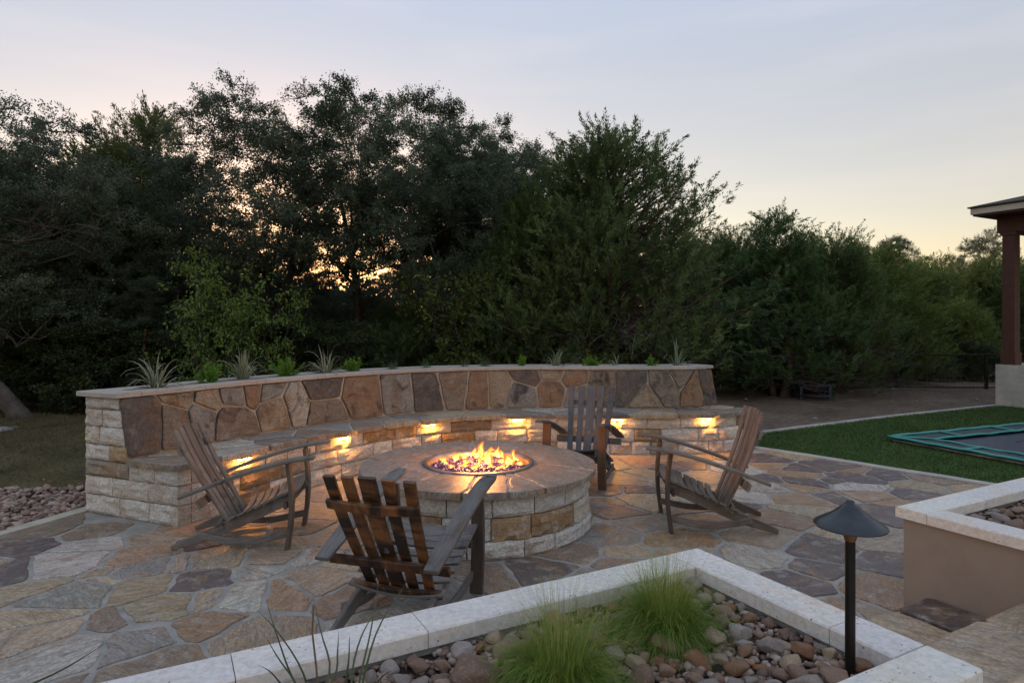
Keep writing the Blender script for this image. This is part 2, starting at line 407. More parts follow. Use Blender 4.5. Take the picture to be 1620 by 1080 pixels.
M['yucca'] = m_leaf('yucca_blade', (0.060, 0.082, 0.048), (0.105, 0.140, 0.080), (0.17, 0.20, 0.13), 0.1, 0.4)
M['drygrass'] = m_leaf('dry_grass_blade', (0.075, 0.066, 0.030), (0.14, 0.115, 0.055), (0.21, 0.175, 0.09), 0.2)
M['turfblade'] = m_leaf('turf_blade', (0.034, 0.066, 0.016), (0.060, 0.108, 0.026), (0.11, 0.160, 0.050), 0.15)
M['lens'] = m_emit('lamp_lens', (1.0, 0.38, 0.05), 62.0)
M['lens_step'] = m_emit('step_lens', (1.0, 0.42, 0.07), 60.0)
M['wood'] = m_wood('weathered_stave', False)
M['stain'] = m_wood('charred_stave', True)

def m_trav():
    m, nt, b = nmat('travertine'); v = coords(nt); oi = N(nt, 'ShaderNodeObjectInfo')
    n1 = noise(nt, coords(nt, (1, 1, 3)), 3.5, 6, 0.6, 0.8); n2 = noise(nt, v, 45, 5, 0.7)
    r1 = ramp(nt, [(0.35, (0.70, 0.68, 0.66)), (0.52, (0.77, 0.74, 0.71)), (0.68, (0.74, 0.66, 0.57))]); nt.links.new(n1, r1.inputs['Fac'])
    r2 = ramp(nt, [(0.30, 0.78), (0.62, 1.08)]); nt.links.new(n2, r2.inputs['Fac'])
    c = mixc(nt, r1.outputs['Color'], r2.outputs['Color'], 1.0, 'MULTIPLY'); c = mixc(nt, c, oi.outputs['Color'], 1.0, 'MULTIPLY')
    vo = N(nt, 'ShaderNodeTexVoronoi'); vo.inputs['Scale'].default_value = 42; vo.inputs['Randomness'].default_value = 1.0; nt.links.new(v, vo.inputs['Vector'])
    r3 = ramp(nt, [(0.10, 1.0), (0.20, 0.0)]); nt.links.new(vo.outputs['Distance'], r3.inputs['Fac'])
    r5 = ramp(nt, [(0.50, 0.0), (0.60, 0.9)]); nt.links.new(noise(nt, v, 12, 3), r5.inputs['Fac'])
    pit = mixc(nt, r3.outputs['Color'], r5.outputs['Color'], 1.0, 'MULTIPLY')
    c = mixc(nt, c, (0.10, 0.085, 0.07), pit)
    nt.links.new(c, b.inputs['Base Color']); b.inputs['Roughness'].default_value = 0.7; bump(nt, b, n2, 0.25, 0.004)
    return m
M['trav'] = m_trav()
def m_ground(name, cols, s1, s2, bst, bd):
    m, nt, b = nmat(name); v = coords(nt, jitter=False)
    n1 = noise(nt, v, s1, 8, 0.62, 0.4); n2 = noise(nt, v, s2, 6, 0.7)
    r = ramp(nt, [(0.32, cols[0]), (0.50, cols[1]), (0.68, cols[2])]); nt.links.new(n1, r.inputs['Fac'])
    r2 = ramp(nt, [(0.30, 0.55), (0.70, 1.4)]); nt.links.new(n2, r2.inputs['Fac'])
    nt.links.new(mixc(nt, r.outputs['Color'], r2.outputs['Color'], 1.0, 'MULTIPLY'), b.inputs['Base Color'])
    b.inputs['Roughness'].default_value = 0.95; b.inputs['Specular IOR Level'].default_value = 0.15
    bump(nt, b, n2, bst, bd); return m
M['dirt'] = m_ground('dirt', ((0.115, 0.088, 0.066), (0.165, 0.125, 0.095), (0.215, 0.170, 0.135)), 0.7, 9, 0.8, 0.04)
M['drylawn'] = m_ground('dry_lawn', ((0.062, 0.055, 0.026), (0.105, 0.088, 0.044), (0.150, 0.125, 0.066)), 1.6, 30, 0.8, 0.03)
M['turf'] = m_ground('turf', ((0.042, 0.085, 0.020), (0.056, 0.108, 0.026), (0.076, 0.128, 0.034)), 1.2, 70, 0.9, 0.02)
def m_pebble():
    m, nt, b = nmat('pebble'); at = N(nt, 'ShaderNodeAttribute', attribute_name='tint')
    r = ramp(nt, [(0.0, (0.13, 0.085, 0.068)), (0.35, (0.26, 0.165, 0.125)), (0.6, (0.34, 0.245, 0.195)), (0.85, (0.42, 0.345, 0.295)), (1.0, (0.32, 0.17, 0.10))])
    nt.links.new(at.outputs['Fac'], r.inputs['Fac']); n = noise(nt, coords(nt), 40, 4)
    r2 = ramp(nt, [(0.3, 0.75), (0.7, 1.2)]); nt.links.new(n, r2.inputs['Fac'])
    nt.links.new(mixc(nt, r.outputs['Color'], r2.outputs['Color'], 1.0, 'MULTIPLY'), b.inputs['Base Color']); b.inputs['Roughness'].default_value = 0.65
    return m
M['pebble'] = m_pebble()
def m_glassbit():
    m, nt, b = nmat('fire_glass'); at = N(nt, 'ShaderNodeAttribute', attribute_name='tint')
    r = ramp(nt, [(0.0, (0.02, 0.015, 0.10)), (0.5, (0.06, 0.03, 0.20)), (0.8, (0.15, 0.11, 0.34)), (1.0, (0.40, 0.36, 0.55))])
    nt.links.new(at.outputs['Fac'], r.inputs['Fac']); nt.links.new(r.outputs['Color'], b.inputs['Base Color'])
    b.inputs['Roughness'].default_value = 0.08; b.inputs['Specular IOR Level'].default_value = 0.8
    return m
M['glassbit'] = m_glassbit()
def m_flame(name, low, high, s0, s1, alpha):
    """burning gas: paler and stronger near the burner, orange towards the tip (UV v = height along the tongue)"""
    m, nt, b = nmat(name); nt.nodes.remove(b)
    uv = N(nt, 'ShaderNodeTexCoord'); sp = N(nt, 'ShaderNodeSeparateXYZ'); nt.links.new(uv.outputs['UV'], sp.inputs[0])
    r = ramp(nt, [(0.0, low), (1.0, high)]); nt.links.new(sp.outputs['X'], r.inputs['Fac'])
    mr = N(nt, 'ShaderNodeMapRange'); mr.inputs['To Min'].default_value = s0; mr.inputs['To Max'].default_value = s1; nt.links.new(sp.outputs['X'], mr.inputs['Value'])
    e = N(nt, 'ShaderNodeEmission'); nt.links.new(r.outputs['Color'], e.inputs['Color']); nt.links.new(mr.outputs[0], e.inputs['Strength'])
    t = N(nt, 'ShaderNodeBsdfTransparent'); mx = N(nt, 'ShaderNodeMixShader'); mx.inputs[0].default_value = alpha
    nt.links.new(t.outputs[0], mx.inputs[1]); nt.links.new(e.outputs[0], mx.inputs[2]); nt.links.new(mx.outputs[0], nt.nodes['Material Output'].inputs['Surface'])
    return m
M['core'] = m_flame('flame_core', (1.0, 0.56, 0.15), (1.0, 0.27, 0.03), 1.25, 0.62, 0.85)
M['shell'] = m_flame('flame_sheath', (1.0, 0.22, 0.025), (1.0, 0.14, 0.012), 0.65, 0.36, 0.34)
# ------------------------------------------------------------------ ground sheets
def sheet(name, pts, z, mat):
    return struct(link(name, mesh(name, [(x, y, z) for x, y in pts], [tuple(range(len(pts)))]), mat))
def ground_sheet():
    xs = [-400, -120, -60] + list(np.linspace(-30, 30, 61)) + [60, 120, 400]
    ys = [-60, -20, -5] + list(np.linspace(0, 44, 45)) + [70, 140, 600]
    v = []; f = []
    for y in ys:
        for x in xs:
            far = max(0.0, min(1.0, (math.hypot(x, y - 6) - 9.5) / 6))
            z = -0.035 + far * (mnoise.noise((x * 0.22, y * 0.22, 1.7)) * 0.16 + 0.04)
            v.append((x, y, z))
    n = len(xs)
    for j in range(len(ys) - 1):
        for i in range(n - 1):
            a = j * n + i; f.append((a, a + 1, a + 1 + n, a + n))
    return struct(link('ground', mesh('ground', v, f, smooth=True), M['dirt']))
ground_sheet()

LE0, LE1 = Vector((-5.35, 1.0)), Vector((-3.62, 5.78))                 # patio edge on the gravel side
RE0, RE1 = Vector((3.19, 8.38)), Vector((5.35, 5.86))                  # patio edge on the turf side
PATIO = [(-5.35, 1.0), (3.0, 1.0), (5.6, 3.2), (5.35, 5.86), (3.19, 8.38), (2.9, 8.75), (-2.5, 8.75), (-3.62, 5.78)]
patio = sheet('patio', PATIO, 0.0, M['mortar'])

def lawn_sheet():
    """dry lawn left of the bench, swelling gently"""
    v = []; f = []; nx, ny = 22, 16
    for j in range(ny + 1):
        for i in range(nx + 1):
            s, t = i / nx, j / ny
            y = 6.1 + t * 5.0; x0 = -16.0; x1 = -4.05 - 0.12 * (y - 6.1) + 0.9 * max(0, t - 0.55)
            x = x0 + (x1 - x0) * s
            z = 0.0 + 0.10 * math.sin(t * 2.2) + mnoise.noise((x * 0.5, y * 0.5, 3.1)) * 0.05 + 0.10 * max(0, (s - 0.75)) * t
            if j in (0, ny) or i in (0,): z -= 0.08
            v.append((x, y, z))
    for j in range(ny):
        for i in range(nx):
            a = j * (nx + 1) + i; f.append((a, a + 1, a + nx + 2, a + nx + 1))
    return v, struct(link('dry_lawn', mesh('dry_lawn', v, f, smooth=True), M['drylawn']))
lawn_v, lawn = lawn_sheet()

TURF = [(3.24, 8.46), (5.42, 5.92), (9.0, 3.6), (13.5, 8.2), (9.70, 12.62), (9.40, 12.50), (6.62, 11.12), (3.74, 9.50)]
turf = sheet('turf', TURF, 0.012, M['turf'])
def kerb(name, a, b, w, z0, z1, mat, n=8, wob=0.01):
    a, b = Vector(a), Vector(b); d = (b - a).normalized(); nn = Vector((-d.y, d.x)); mb = MB(); L = (b - a).length
    vv = []; ff = []
    for i in range(n + 1):
        p = a + d * (L * i / n); o = mnoise.noise((i * 1.3, L, 0.2)) * wob
        for q, z in ((0, z0), (0, z1), (w, z1), (w, z0)): vv.append((p.x + nn.x * (q + o), p.y + nn.y * (q + o), z))
    for i in range(n):
        for k in range(3): ff.append((i*4+k, i*4+k+1, i*4+k+5, i*4+k+4))
    ff += [(0, 1, 2, 3), (n*4+3, n*4+2, n*4+1, n*4)]
    mb.add(vv, ff); return struct(mb.obj(name, mat))
kerb('kerb', (3.74, 9.50), (6.62, 11.12), 0.09, -0.05, 0.035, M['concrete'], 14, 0.02)
kerb('kerb', (6.66, 11.14), (9.56, 12.60), 0.09, -0.05, 0.035, M['concrete'], 14, 0.02)
kerb('kerb', (5.42, 5.92), (3.24, 8.46), 0.13, -0.05, 0.022, M['concrete'], 20, 0.03)
kerb('kerb', (LE0.x, LE0.y), (LE1.x, LE1.y), 0.13, -0.05, 0.018, M['mortar_warm'], 20, 0.03)

# ------------------------------------------------------------------ patio flagstones (seed pixels read off the photograph)
COL = {'T': (0.46, 0.36, 0.245), 'P': (0.54, 0.495, 0.42), 'G': (0.32, 0.295, 0.265), 'B': (0.29, 0.215, 0.155), 'R': (0.42, 0.275, 0.165), 'D': (0.150, 0.116, 0.112)}
SEEDS = '''42 902 D,60 935 T,105 947 G,55 977 T,172 985 B,42 1008 T,75 1024 T,83 1042 P,90 1068 B,240 1052 B,232 990 G,215 1020 G,330 985 R,420 980 D,320 950 T,267 958 T,225 930 T,
315 920 D,175 915 T,228 898 G,180 902 T,215 880 R,150 865 P,110 890 P,214 838 D,155 838 B,75 838 B,40 864 D,290 836 R,238 851 T,320 858 D,390 848 B,345 884 T,278 893 T,395 905 P,425 878 T,185 822 G,390 945 P,
400 1003 T,445 925 P,455 938 R,505 922 T,445 860 T,470 838 B,490 880 P,540 900 T,560 940 B,620 930 T,895 872 B,860 903 D,998 872 T,1072 855 R,962 846 G,1016 830 G,970 808 B,1185 882 P,1205 846 T,1300 867 D,1296 905 D,1260 925 D,
1310 955 R,1390 935 R,1410 890 D,1392 858 T,1345 955 T,1262 808 T,1267 788 D,1240 818 R,1406 813 D,1417 794 R,1325 784 D,1378 783 R,1207 725 D,1270 741 D,1310 738 D,1343 745 R,1394 752 D,1222 735 R,1272 752 R,1277 763 D,
1231 761 D,1268 771 R,1351 757 D,1321 761 D,1358 771 P,1313 784 D,1440 784 D,1250 790 R,1215 773 P,1450 768 T,1190 786 P,1007 773 D,987 760 T,957 772 D,1030 752 T,1100 737 D,1062 740 D,973 798 R,1023 793 T,1190 770 R,1117 753 T,
1183 803 D,1100 807 G,1133 823 P,1007 730 R,968 732 T,1330 820 P,1345 843 T,1090 880 T,1130 905 P,1010 905 B,940 925 G,760 915 B,700 935 G,1095 775 B,1060 765 T,1150 740 P,1160 722 R,1080 722 T'''
seeds = []; scol = []
for s in SEEDS.replace('\n', '').split(','):
    x, y, k = s.split(); p = P(float(x), float(y)); seeds.append((p.x, p.y)); scol.append(COL[k])
rg = random.Random(21)
def in_poly(x, y, poly):
    c = False; n = len(poly)
    for i in range(n):
        x1, y1 = poly[i]; x2, y2 = poly[(i + 1) % n]
        if (y1 > y) != (y2 > y) and x < (x2 - x1) * (y - y1) / (y2 - y1) + x1: c = not c
    return c
for t in range(9000):
    x, y = rg.uniform(-5.4, 5.6), rg.uniform(1.0, 8.7)
    if not in_poly(x, y, PATIO): continue
    if min((x - a) ** 2 + (y - b) ** 2 for a, b in seeds) > 0.43 ** 2:
        seeds.append((x, y)); scol.append(COL[rg.choice('TTPPGBRRDT')])
PIT_C, PIT_R, PIT_H = Vector((-0.28, 5.365)), 0.975, 0.48

# ------------------------------------------------------------------ the bench: plan curve of the seat's front edge
CTRL = [(-2.66, 5.14), (-2.47, 5.43), (-2.32, 5.72), (-2.17, 6.05), (-1.97, 6.38), (-1.74, 6.70), (-1.42, 7.12), (-0.98, 7.50), (-0.50, 7.78), (0.08, 7.93), (0.70, 7.97), (1.56, 7.93), (2.45, 7.99), (2.95, 8.20), (3.22, 8.40)]
def curve_pts(ctrl):
    p = [Vector(c) for c in ctrl]; p = [p[0] * 2 - p[1]] + p + [p[-1] * 2 - p[-2]]; out = []
    for i in range(1, len(p) - 2):
        for k in range(20):
            t = k / 20; a, b, c, d = p[i-1], p[i], p[i+1], p[i+2]
            out.append(0.5 * ((2*b) + (c-a)*t + (2*a-5*b+4*c-d)*t*t + (3*b-a-3*c+d)*t**3))
    out.append(p[-2]); 
    for it in range(60): out = [out[0]] + [(out[i-1] + out[i]*2 + out[i+1]) / 4 for i in range(1, len(out)-1)] + [out[-1]]
    return out
CP = curve_pts(CTRL); CL = [0.0]
for i in range(1, len(CP)): CL.append(CL[-1] + (CP[i] - CP[i-1]).length)
S_END = CL[-1]
def c_at(s):
    """point and outward normal of the seat edge at arc length s (runs on straight past the ends)"""
    sc_ = min(max(s, 0.0), S_END - 1e-6); lo, hi = 0, len(CL) - 1
    while hi - lo > 1:
        m_ = (lo + hi) // 2
        if CL[m_] <= sc_: lo = m_
        else: hi = m_
    t = (sc_ - CL[lo]) / (CL[lo+1] - CL[lo]); p = CP[lo].lerp(CP[lo+1], t)
    a, b = CP[max(lo-3, 0)], CP[min(lo+4, len(CP)-1)]; T = (b - a).normalized(); n = Vector((-T.y, T.x))
    k = max(0.0, 1 - sc_ / 0.9); n = (n * (1 - k) + Vector((-0.92, 0.38)) * k).normalized()
    p = p + Vector((n.y, -n.x)) * (s - sc_)
    return p, n
def bpos(s, d, z):
    p, n = c_at(s); return Vector((p.x + n.x * d, p.y + n.y * d, z))
SEAT_Z, SLAB, WALL_Z = 0.51, 0.048, 1.055
BD0, BD1 = 0.60, 0.715                                                   # backrest foot and head, measured back from the seat edge
def bslope(s, t, h): return bpos(s, BD0 + (BD1 - BD0) * t - h, SEAT_Z + (WALL_Z - 0.045 - SEAT_Z) * t)
def find(px, py, fn, us, vs_):
    best = None
    for u in us:
        for v in vs_:
            q = proj(fn(u, v)); e = (q[0] - px) ** 2 + (q[1] - py) ** 2
            if best is None or e < best[0]: best = (e, u, v)
    return best[1], best[2]

def beyond_bench(x, y):
    i = min(range(0, len(CP), 6), key=lambda k: (CP[k].x - x) ** 2 + (CP[k].y - y) ** 2)
    p, n = c_at(CL[i]); r = Vector((x, y)) - p
    if i == 0 and r.dot(Vector((n.y, -n.x))) < -0.12: return -1.0
    return r.dot(n)
O2 = Vector((0.862, 2.994)); U1 = Vector((0.88, 0.475)).normalized(); U2 = Vector((U1.y, -U1.x))
def ab(x, y): r = Vector((x, y)) - O2; return r.dot(U1), r.dot(U2)
def W2(a, b, z): p = O2 + U1 * a + U2 * b; return Vector((p.x, p.y, z))
bound = PATIO
wt = [rg.uniform(-0.035, 0.035) for _ in seeds]
n_flag = 0
for i, poly in enumerate(cells(seeds, bound, 0.019, wt)):
    if poly is None or parea(poly) < 0.012: continue
    cx, cy = pcent(poly); a_, b_ = ab(cx, cy)
    if (Vector((cx, cy)) - PIT_C).length < 0.72: continue
    if beyond_bench(cx, cy) > 0.10: continue
    if b_ > 0.25 and a_ < 1.6: continue
    if a_ > 1.55 and b_ > 0.2: continue
    q = roughen(poly, 0.05, 0.017, rg, 0.07); zt = 0.007 + rg.uniform(-0.002, 0.004)
    tx, ty = rg.uniform(-0.003, 0.003), rg.uniform(-0.003, 0.003)
    v, f = stone_slab(q, lambda x, y, h: Vector((x, y, h + ((x - cx) * tx + (y - cy) * ty if h > 0 else 0))), zt, -0.004, 0.008, 0.006, rg.uniform(0, 60))
    c = scol[i]; k = rg.uniform(0.85, 1.15)
    link('flagstone', mesh('flagstone', v, f), M['flag'], patio, (c[0] * k, c[1] * k * rg.uniform(0.96, 1.04), c[2] * k * rg.uniform(0.92, 1.08))); n_flag += 1

# rough squared block: fm(u, z, out) maps to 3D
def block(fm, u0, u1, z0, z1, rg, depth=0.06, bulge=0.014, rough=0.020, nu=8, nz=5):
    ph = rg.uniform(0, 90); v = []; f = []; g = 0.004
    for j in range(nz + 1):
        for i in range(nu + 1):
            s, t = i / nu, j / nz; e = min(s, 1 - s) * 2; w = min(t, 1 - t) * 2
            out = bulge * min(1, 3 * e) ** 0.5 * min(1, 3 * w) ** 0.5 + rough * mnoise.noise((s * 3.1 + ph, t * 2.7, ph * 0.3)) * (1 if 0 < i < nu and 0 < j < nz else 0.3)
            du = 0 if 0 < i < nu else rg.uniform(-g, g); dz = 0 if 0 < j < nz else rg.uniform(-g, g)
            v.append(fm(u0 + (u1 - u0) * s + du, z0 + (z1 - z0) * t + dz, out))
    w = nu + 1
    for j in range(nz):
        for i in range(nu): a = j * w + i; f.append((a, a + 1, a + 1 + w, a + w))
    ring = [i for i in range(w)] + [j * w + nu for j in range(1, nz + 1)] + [nz * w + i for i in range(nu - 1, -1, -1)] + [j * w for j in range(nz - 1, 0, -1)]
    b0 = len(v); n = len(ring); par = []
    for k in ring:
        j, i = divmod(k, w); v.append(fm(u0 + (u1 - u0) * i / nu, z0 + (z1 - z0) * j / nz, -depth))
    for k in range(n): f.append((ring[k], b0 + k, b0 + (k + 1) % n, ring[(k + 1) % n]))
    return mesh('limestone_block', v, f)
LIME = [(0.66, 0.63, 0.58), (0.70, 0.67, 0.62), (0.62, 0.58, 0.52), (0.60, 0.58, 0.54), (0.62, 0.56, 0.47), (0.70, 0.66, 0.59)]
LDARK = [(0.30, 0.195, 0.10), (0.22, 0.165, 0.115), (0.40, 0.265, 0.14), (0.31, 0.27, 0.215)]
def lime_col(rg, pd=0.16):
    c = rg.choice(LDARK) if rg.random() < pd else rg.choice(LIME); k = rg.uniform(0.88, 1.1)
    return (c[0] * k, c[1] * k, c[2] * k)
def courses(fm, u0, u1, zs, rg, parent, wmin, wmax, pd=0.16, gap=0.009, u0f=None, **kw):
    for ci in range(len(zs) - 1):
        a0 = u0f(0.5 * (zs[ci] + zs[ci + 1])) if u0f else u0
        u = a0; 
        while u < u1 - 1e-4:
            w = rg.uniform(wmin, wmax)
            if u1 - (u + w) < wmin * 0.7: w = u1 - u
            link('limestone_block', block(fm, u + gap / 2, u + w - gap / 2, zs[ci] + gap / 2, zs[ci + 1] - gap / 2, rg, **kw), M['lime'], parent, lime_col(rg, pd)); u += w

bench = empty('stone_bench', (0, 0, 0))
tag(bench, 'long curved stone bench with flagstone backrest and pale limestone riser', 'bench')
def sweep_core():
    prof = [(0.075, -0.05), (0.075, 0.455), (0.045, 0.470), (0.045, 0.498), (BD0 + 0.02, 0.498), (BD1 + 0.012, 1.005), (1.145, 1.005), (1.145, -0.05)]
    v = []; f = []; n = 70; k = len(prof); s0, s1 = 0.06, S_END - 0.06
    for i in range(n + 1):
        s = s0 + (s1 - s0) * i / n
        for d, z in prof: v.append(bpos(s, d, z))
    for i in range(n):
        for j in range(k):
            a, b = i * k + j, i * k + (j + 1) % k; f.append((a, b, b + k, a + k))
    f.append(tuple(range(k))); f.append(tuple(n * k + j for j in range(k - 1, -1, -1)))
    link('mortar_core', mesh('mortar_core', v, f), M['mortar_warm'], bench)
sweep_core()
rgb = random.Random(5)
ZC = [0.0, 0.165, 0.325, 0.462]
courses(lambda u, z, o: bpos(u, 0.055 - o, z), 0.13, S_END - 0.13, ZC, rgb, bench, 0.22, 0.50, 0.26)
ZE = [0.0, 0.165, 0.325, 0.462, 0.60, 0.755, 0.905, 1.008]
for end, sg in ((0.0, -1), (S_END, 1)):
    fm = lambda u, z, o, end=end, sg=sg: bpos(end - sg * 0.015 + sg * o, u, z)
    courses(fm, 0.045, 1.165, ZE[:4], rgb, bench, 0.24, 0.46, 0.14, depth=0.11)
    courses(fm, 0.0, 1.165, ZE[3:], rgb, bench, 0.16, 0.42, 0.22, depth=0.11, u0f=lambda z: BD0 + 0.03 + (BD1 - BD0) * (z - SEAT_Z) / 0.5)
# seat slabs
sd = []; u = 0.1; rgs = random.Random(11)
for k in range(15):
    sd.append((0.12 + k * (S_END - 0.2) / 14.0 + rgs.uniform(-0.12, 0.12), rgs.uniform(0.10, 0.22)))
    sd.append((0.38 + k * (S_END - 0.2) / 14.0 + rgs.uniform(-0.15, 0.15), rgs.uniform(0.40, 0.52)))
bd_ = [(-0.035, 0.0), (S_END + 0.04, 0.0), (S_END + 0.04, BD0 + 0.01), (-0.035, BD0 + 0.01)]
SEATC = [COL['G'], COL['T'], COL['P'], COL['B'], (0.24, 0.215, 0.185), (0.27, 0.23, 0.19), COL['D']]
for poly in cells(sd, bd_, 0.022):
    if poly is None or parea(poly) < 0.01: continue
    ps = []                                                              # break long sides so the slab follows the curve
    q = roughen(poly, 0.075, 0.007, rgs, 0.10)
    v, f = stone_slab(q, lambda x, y, h: bpos(x, y, h), SEAT_Z + rgs.uniform(-0.003, 0.003), SEAT_Z - SLAB, 0.010, 0.008, rgs.uniform(0, 60))
    f.append(tuple(range(3 * len(q) - 1, 2 * len(q) - 1, -1)))
    c = rgs.choice(SEATC); k = rgs.uniform(0.85, 1.15); link('seat_slab', mesh('seat_slab', v, f), M['flag'], bench, (c[0]*k, c[1]*k, c[2]*k))
# backrest veneer
VCOL = {'D': (0.125, 0.098, 0.082), 'B': (0.225, 0.168, 0.122), 'T': (0.345, 0.255, 0.168), 'G': (0.255, 0.228, 0.195), 'P': (0.42, 0.37, 0.295), 'R': (0.27, 0.158, 0.090)}
VS = '''229 664 D,278 661 B,284 624 T,325 629 T,318 657 G,370 667 B,372 620 G,401 617 R,426 618 G,436 645 T,464 638 P,509 614 D,512 650 B,574 626 R,630 622 G,673 620 D,720 613 B,757 613 R,787 613 T,
823 622 G,835 595 D,873 618 R,872 588 T,910 597 R,917 624 G,950 607 B,997 611 D,1022 635 T,1053 612 B,1078 592 B,1093 625 R,1123 610 D'''
us = np.linspace(0.02, S_END, 260); vv_ = np.linspace(0.04, 0.96, 16)
SH = 0.53
vseed = []; vcol = []
for s in VS.replace('\n', '').split(','):
    x, y, k = s.split(); u, t = find(float(x), float(y), lambda a, b: bslope(a, b, 0), us, vv_); vseed.append((u * 1.0, t * SH)); vcol.append(VCOL[k])
bd_ = [(0.005, 0.012), (S_END - 0.005, 0.012), (S_END - 0.005, SH - 0.006), (0.005, SH - 0.006)]
for i, poly in enumerate(cells(vseed, bd_, 0.020)):
    if poly is None or parea(poly) < 0.004: continue
    q = roughen(poly, 0.060, 0.008, rgs, 0.05)
    q = [(min(max(x, 0.005), S_END - 0.005), min(max(y, 0.004), SH - 0.004)) for x, y in q]
    cx, cy = pcent(q); tx, ty = rgs.uniform(-0.03, 0.03), rgs.uniform(-0.03, 0.03)
    v, f = stone_slab(q, lambda x, y, h: bslope(x, y / SH, h + (tx * (x - cx) + ty * (y - cy) if h > 0 else 0)), 0.016 + rgs.uniform(-0.006, 0.008), -0.02, 0.010, 0.022, rgs.uniform(0, 60))
    link('veneer_stone', mesh('veneer_stone', v, f), M['back'], bench, vcol[i])
# coping ring round the planting trough on top
def coping(fm, u0, u1, w0, w1, z0, z1, n, parent, col, name='coping'):
    """slab with eased arrises; fm(u, w, z)"""
    e = 0.006; prof = [(w0, z0), (w0, z1 - e), (w0 + e, z1), (w1 - e, z1), (w1, z1 - e), (w1, z0)]; k = 6; v = []; f = []
    for i in range(n + 1):
        u = u0 + (u1 - u0) * i / n
        for w, z in prof: v.append(fm(u, w, z))
    for i in range(n):
        for j in range(k): a, b = i*k+j, i*k+(j+1) % k; f.append((a, b, b+k, a+k))
    f.append(tuple(range(k-1, -1, -1))); f.append(tuple(n*k+j for j in range(k)))
    return link(name, mesh(name, v, f), M['trav'], parent, col)
def tcol(rg): k = rg.uniform(0.92, 1.04); return (k, k * rg.uniform(0.97, 1.0), k * rg.uniform(0.94, 1.0))
def bcol(rg): k = rg.uniform(0.54, 0.64); return (k, k * 0.93, k * 0.87)
ZT0, ZT1 = 1.014, WALL_Z
for w0, w1 in ((0.688, 0.862), (1.02, 1.205)):
    u = 0.150
    while u < S_END - 0.16:
        w = min(0.61, S_END - 0.150 - u)
        if S_END - 0.150 - (u + w) < 0.25: w = S_END - 0.150 - u
        coping(lambda a, b, z: bpos(a, b, z), u + 0.002, u + w - 0.002, w0, w1, ZT0, ZT1 + rgs.uniform(-0.001, 0.001), 5, bench, bcol(rgs)); u += w
for s0, s1 in ((-0.035, 0.149), (S_END - 0.149, S_END + 0.035)):
    coping(lambda a, b, z: bpos(b, a, z), 0.689, 1.204, s0, s1, ZT0, ZT1, 2, bench, bcol(rgs))
v = []; f = []
for i in range(61):
    s = 0.12 + (S_END - 0.24) * i / 60; v += [bpos(s, 0.85, 1.030), bpos(s, 0.94, 1.040), bpos(s, 1.03, 1.030)]
for i in range(60):
    for j in range(2): a = i * 3 + j; f.append((a, a + 1, a + 4, a + 3))
soil = link('soil_bed', mesh('soil_bed', v, f), M['soil'], bench)

# ------------------------------------------------------------------ lamps under the seat edge
def under_lamp(s, label):
    p, n = c_at(s); rz = math.atan2(n.y, n.x) - math.pi / 2
    o = empty('wall_lamp', bpos(s, 0.0, SEAT_Z - SLAB), rz); tag(o, label, 'lamp', 'lamps under the bench seat')
    mb = MB(); mb.box((-0.066, 0.010, -0.013), (0.066, 0.045, -0.001)); mb.box((-0.066, 0.006, -0.014), (0.066, 0.010, -0.001)); mb.box((-0.03, 0.036, -0.040), (0.03, 0.0405, -0.013)); mb.obj('housing', M['bronze'], o)
    mb = MB(); mb.box((-0.055, 0.011, -0.0230), (0.055, 0.0345, -0.0135)); mb.obj('lens', M['lens'], o)
    return o
for px, lab in ((386, 'lit lamp under the bench seat behind the slatted chair by the limestone bench end'), (543, 'lit lamp under the bench seat, second from the limestone bench end'), (680, 'lit lamp under the bench seat, third from the limestone bench end'),
                (820, 'lit lamp under the bench seat behind the flames'), (976, 'lit lamp under the bench seat beside the blue-grey chair back'), (1118, 'lit lamp under the bench seat, last before the turf end')):
    s = min(np.linspace(0.2, S_END - 0.2, 400), key=lambda q: abs(proj(bpos(q, 0.03, 0.45))[0] - px)); under_lamp(float(s), lab)

# ------------------------------------------------------------------ fire pit
pit = empty('fire_pit', (PIT_C.x, PIT_C.y, 0)); tag(pit, 'round limestone fire pit with a flagstone top in the middle of the patio', 'fire pit')
rgp = random.Random(3)
fmp = lambda u, z, o: Vector(((0.905 + o + (0.02 if z < 0.13 else 0)) * math.cos(u), (0.905 + o + (0.02 if z < 0.13 else 0)) * math.sin(u), z))
for z0, z1, ph in ((0.0, 0.125, 0.1), (0.128, 0.285, 0.33), (0.288, 0.430, 0.0)):
    a = ph
    while a < ph + 2 * math.pi - 1e-4:
        w = rgp.uniform(0.26, 0.50)
        if ph + 2 * math.pi - a - w < 0.2: w = ph + 2 * math.pi - a
        link('limestone_block', block(fmp, a + 0.005, a + w - 0.005, z0 + 0.002, z1 - 0.003, rgp, bulge=0.016, rough=0.016), M['lime'], pit, lime_col(rgp, 0.26)); a += w
mb = MB(); mb.lathe([(0.885, -0.02), (0.885, 0.428), (0.46, 0.428), (0.44, 0.30), (0.0, 0.30)], 48); mb.obj('mortar_core', M['mortar_warm'], pit)
mb = MB(); mb.lathe([(0.455, 0.428), (0.455, PIT_H - 0.006), (0.945, PIT_H - 0.006), (0.945, 0.432), (0.455, 0.428)], 64); mb.obj('joint_mortar', M['mortar'], pit)
def ang(px, py): q = P(px, py, PIT_H) - Vector((PIT_C.x, PIT_C.y, PIT_H)); return math.atan2(q.y, q.x)
J = [((841, 733), (946, 745)), ((797, 717), (830, 701)), ((750, 713), (743, 698.5)), ((693, 721), (655, 707)), ((678, 731), (590, 727)), ((696, 750), (612, 772)), ((755, 754), (730, 780)), ((798, 750), (806, 780)), ((812, 748), (868, 773))]
J = [(ang(*a), ang(*b)) for a, b in J]
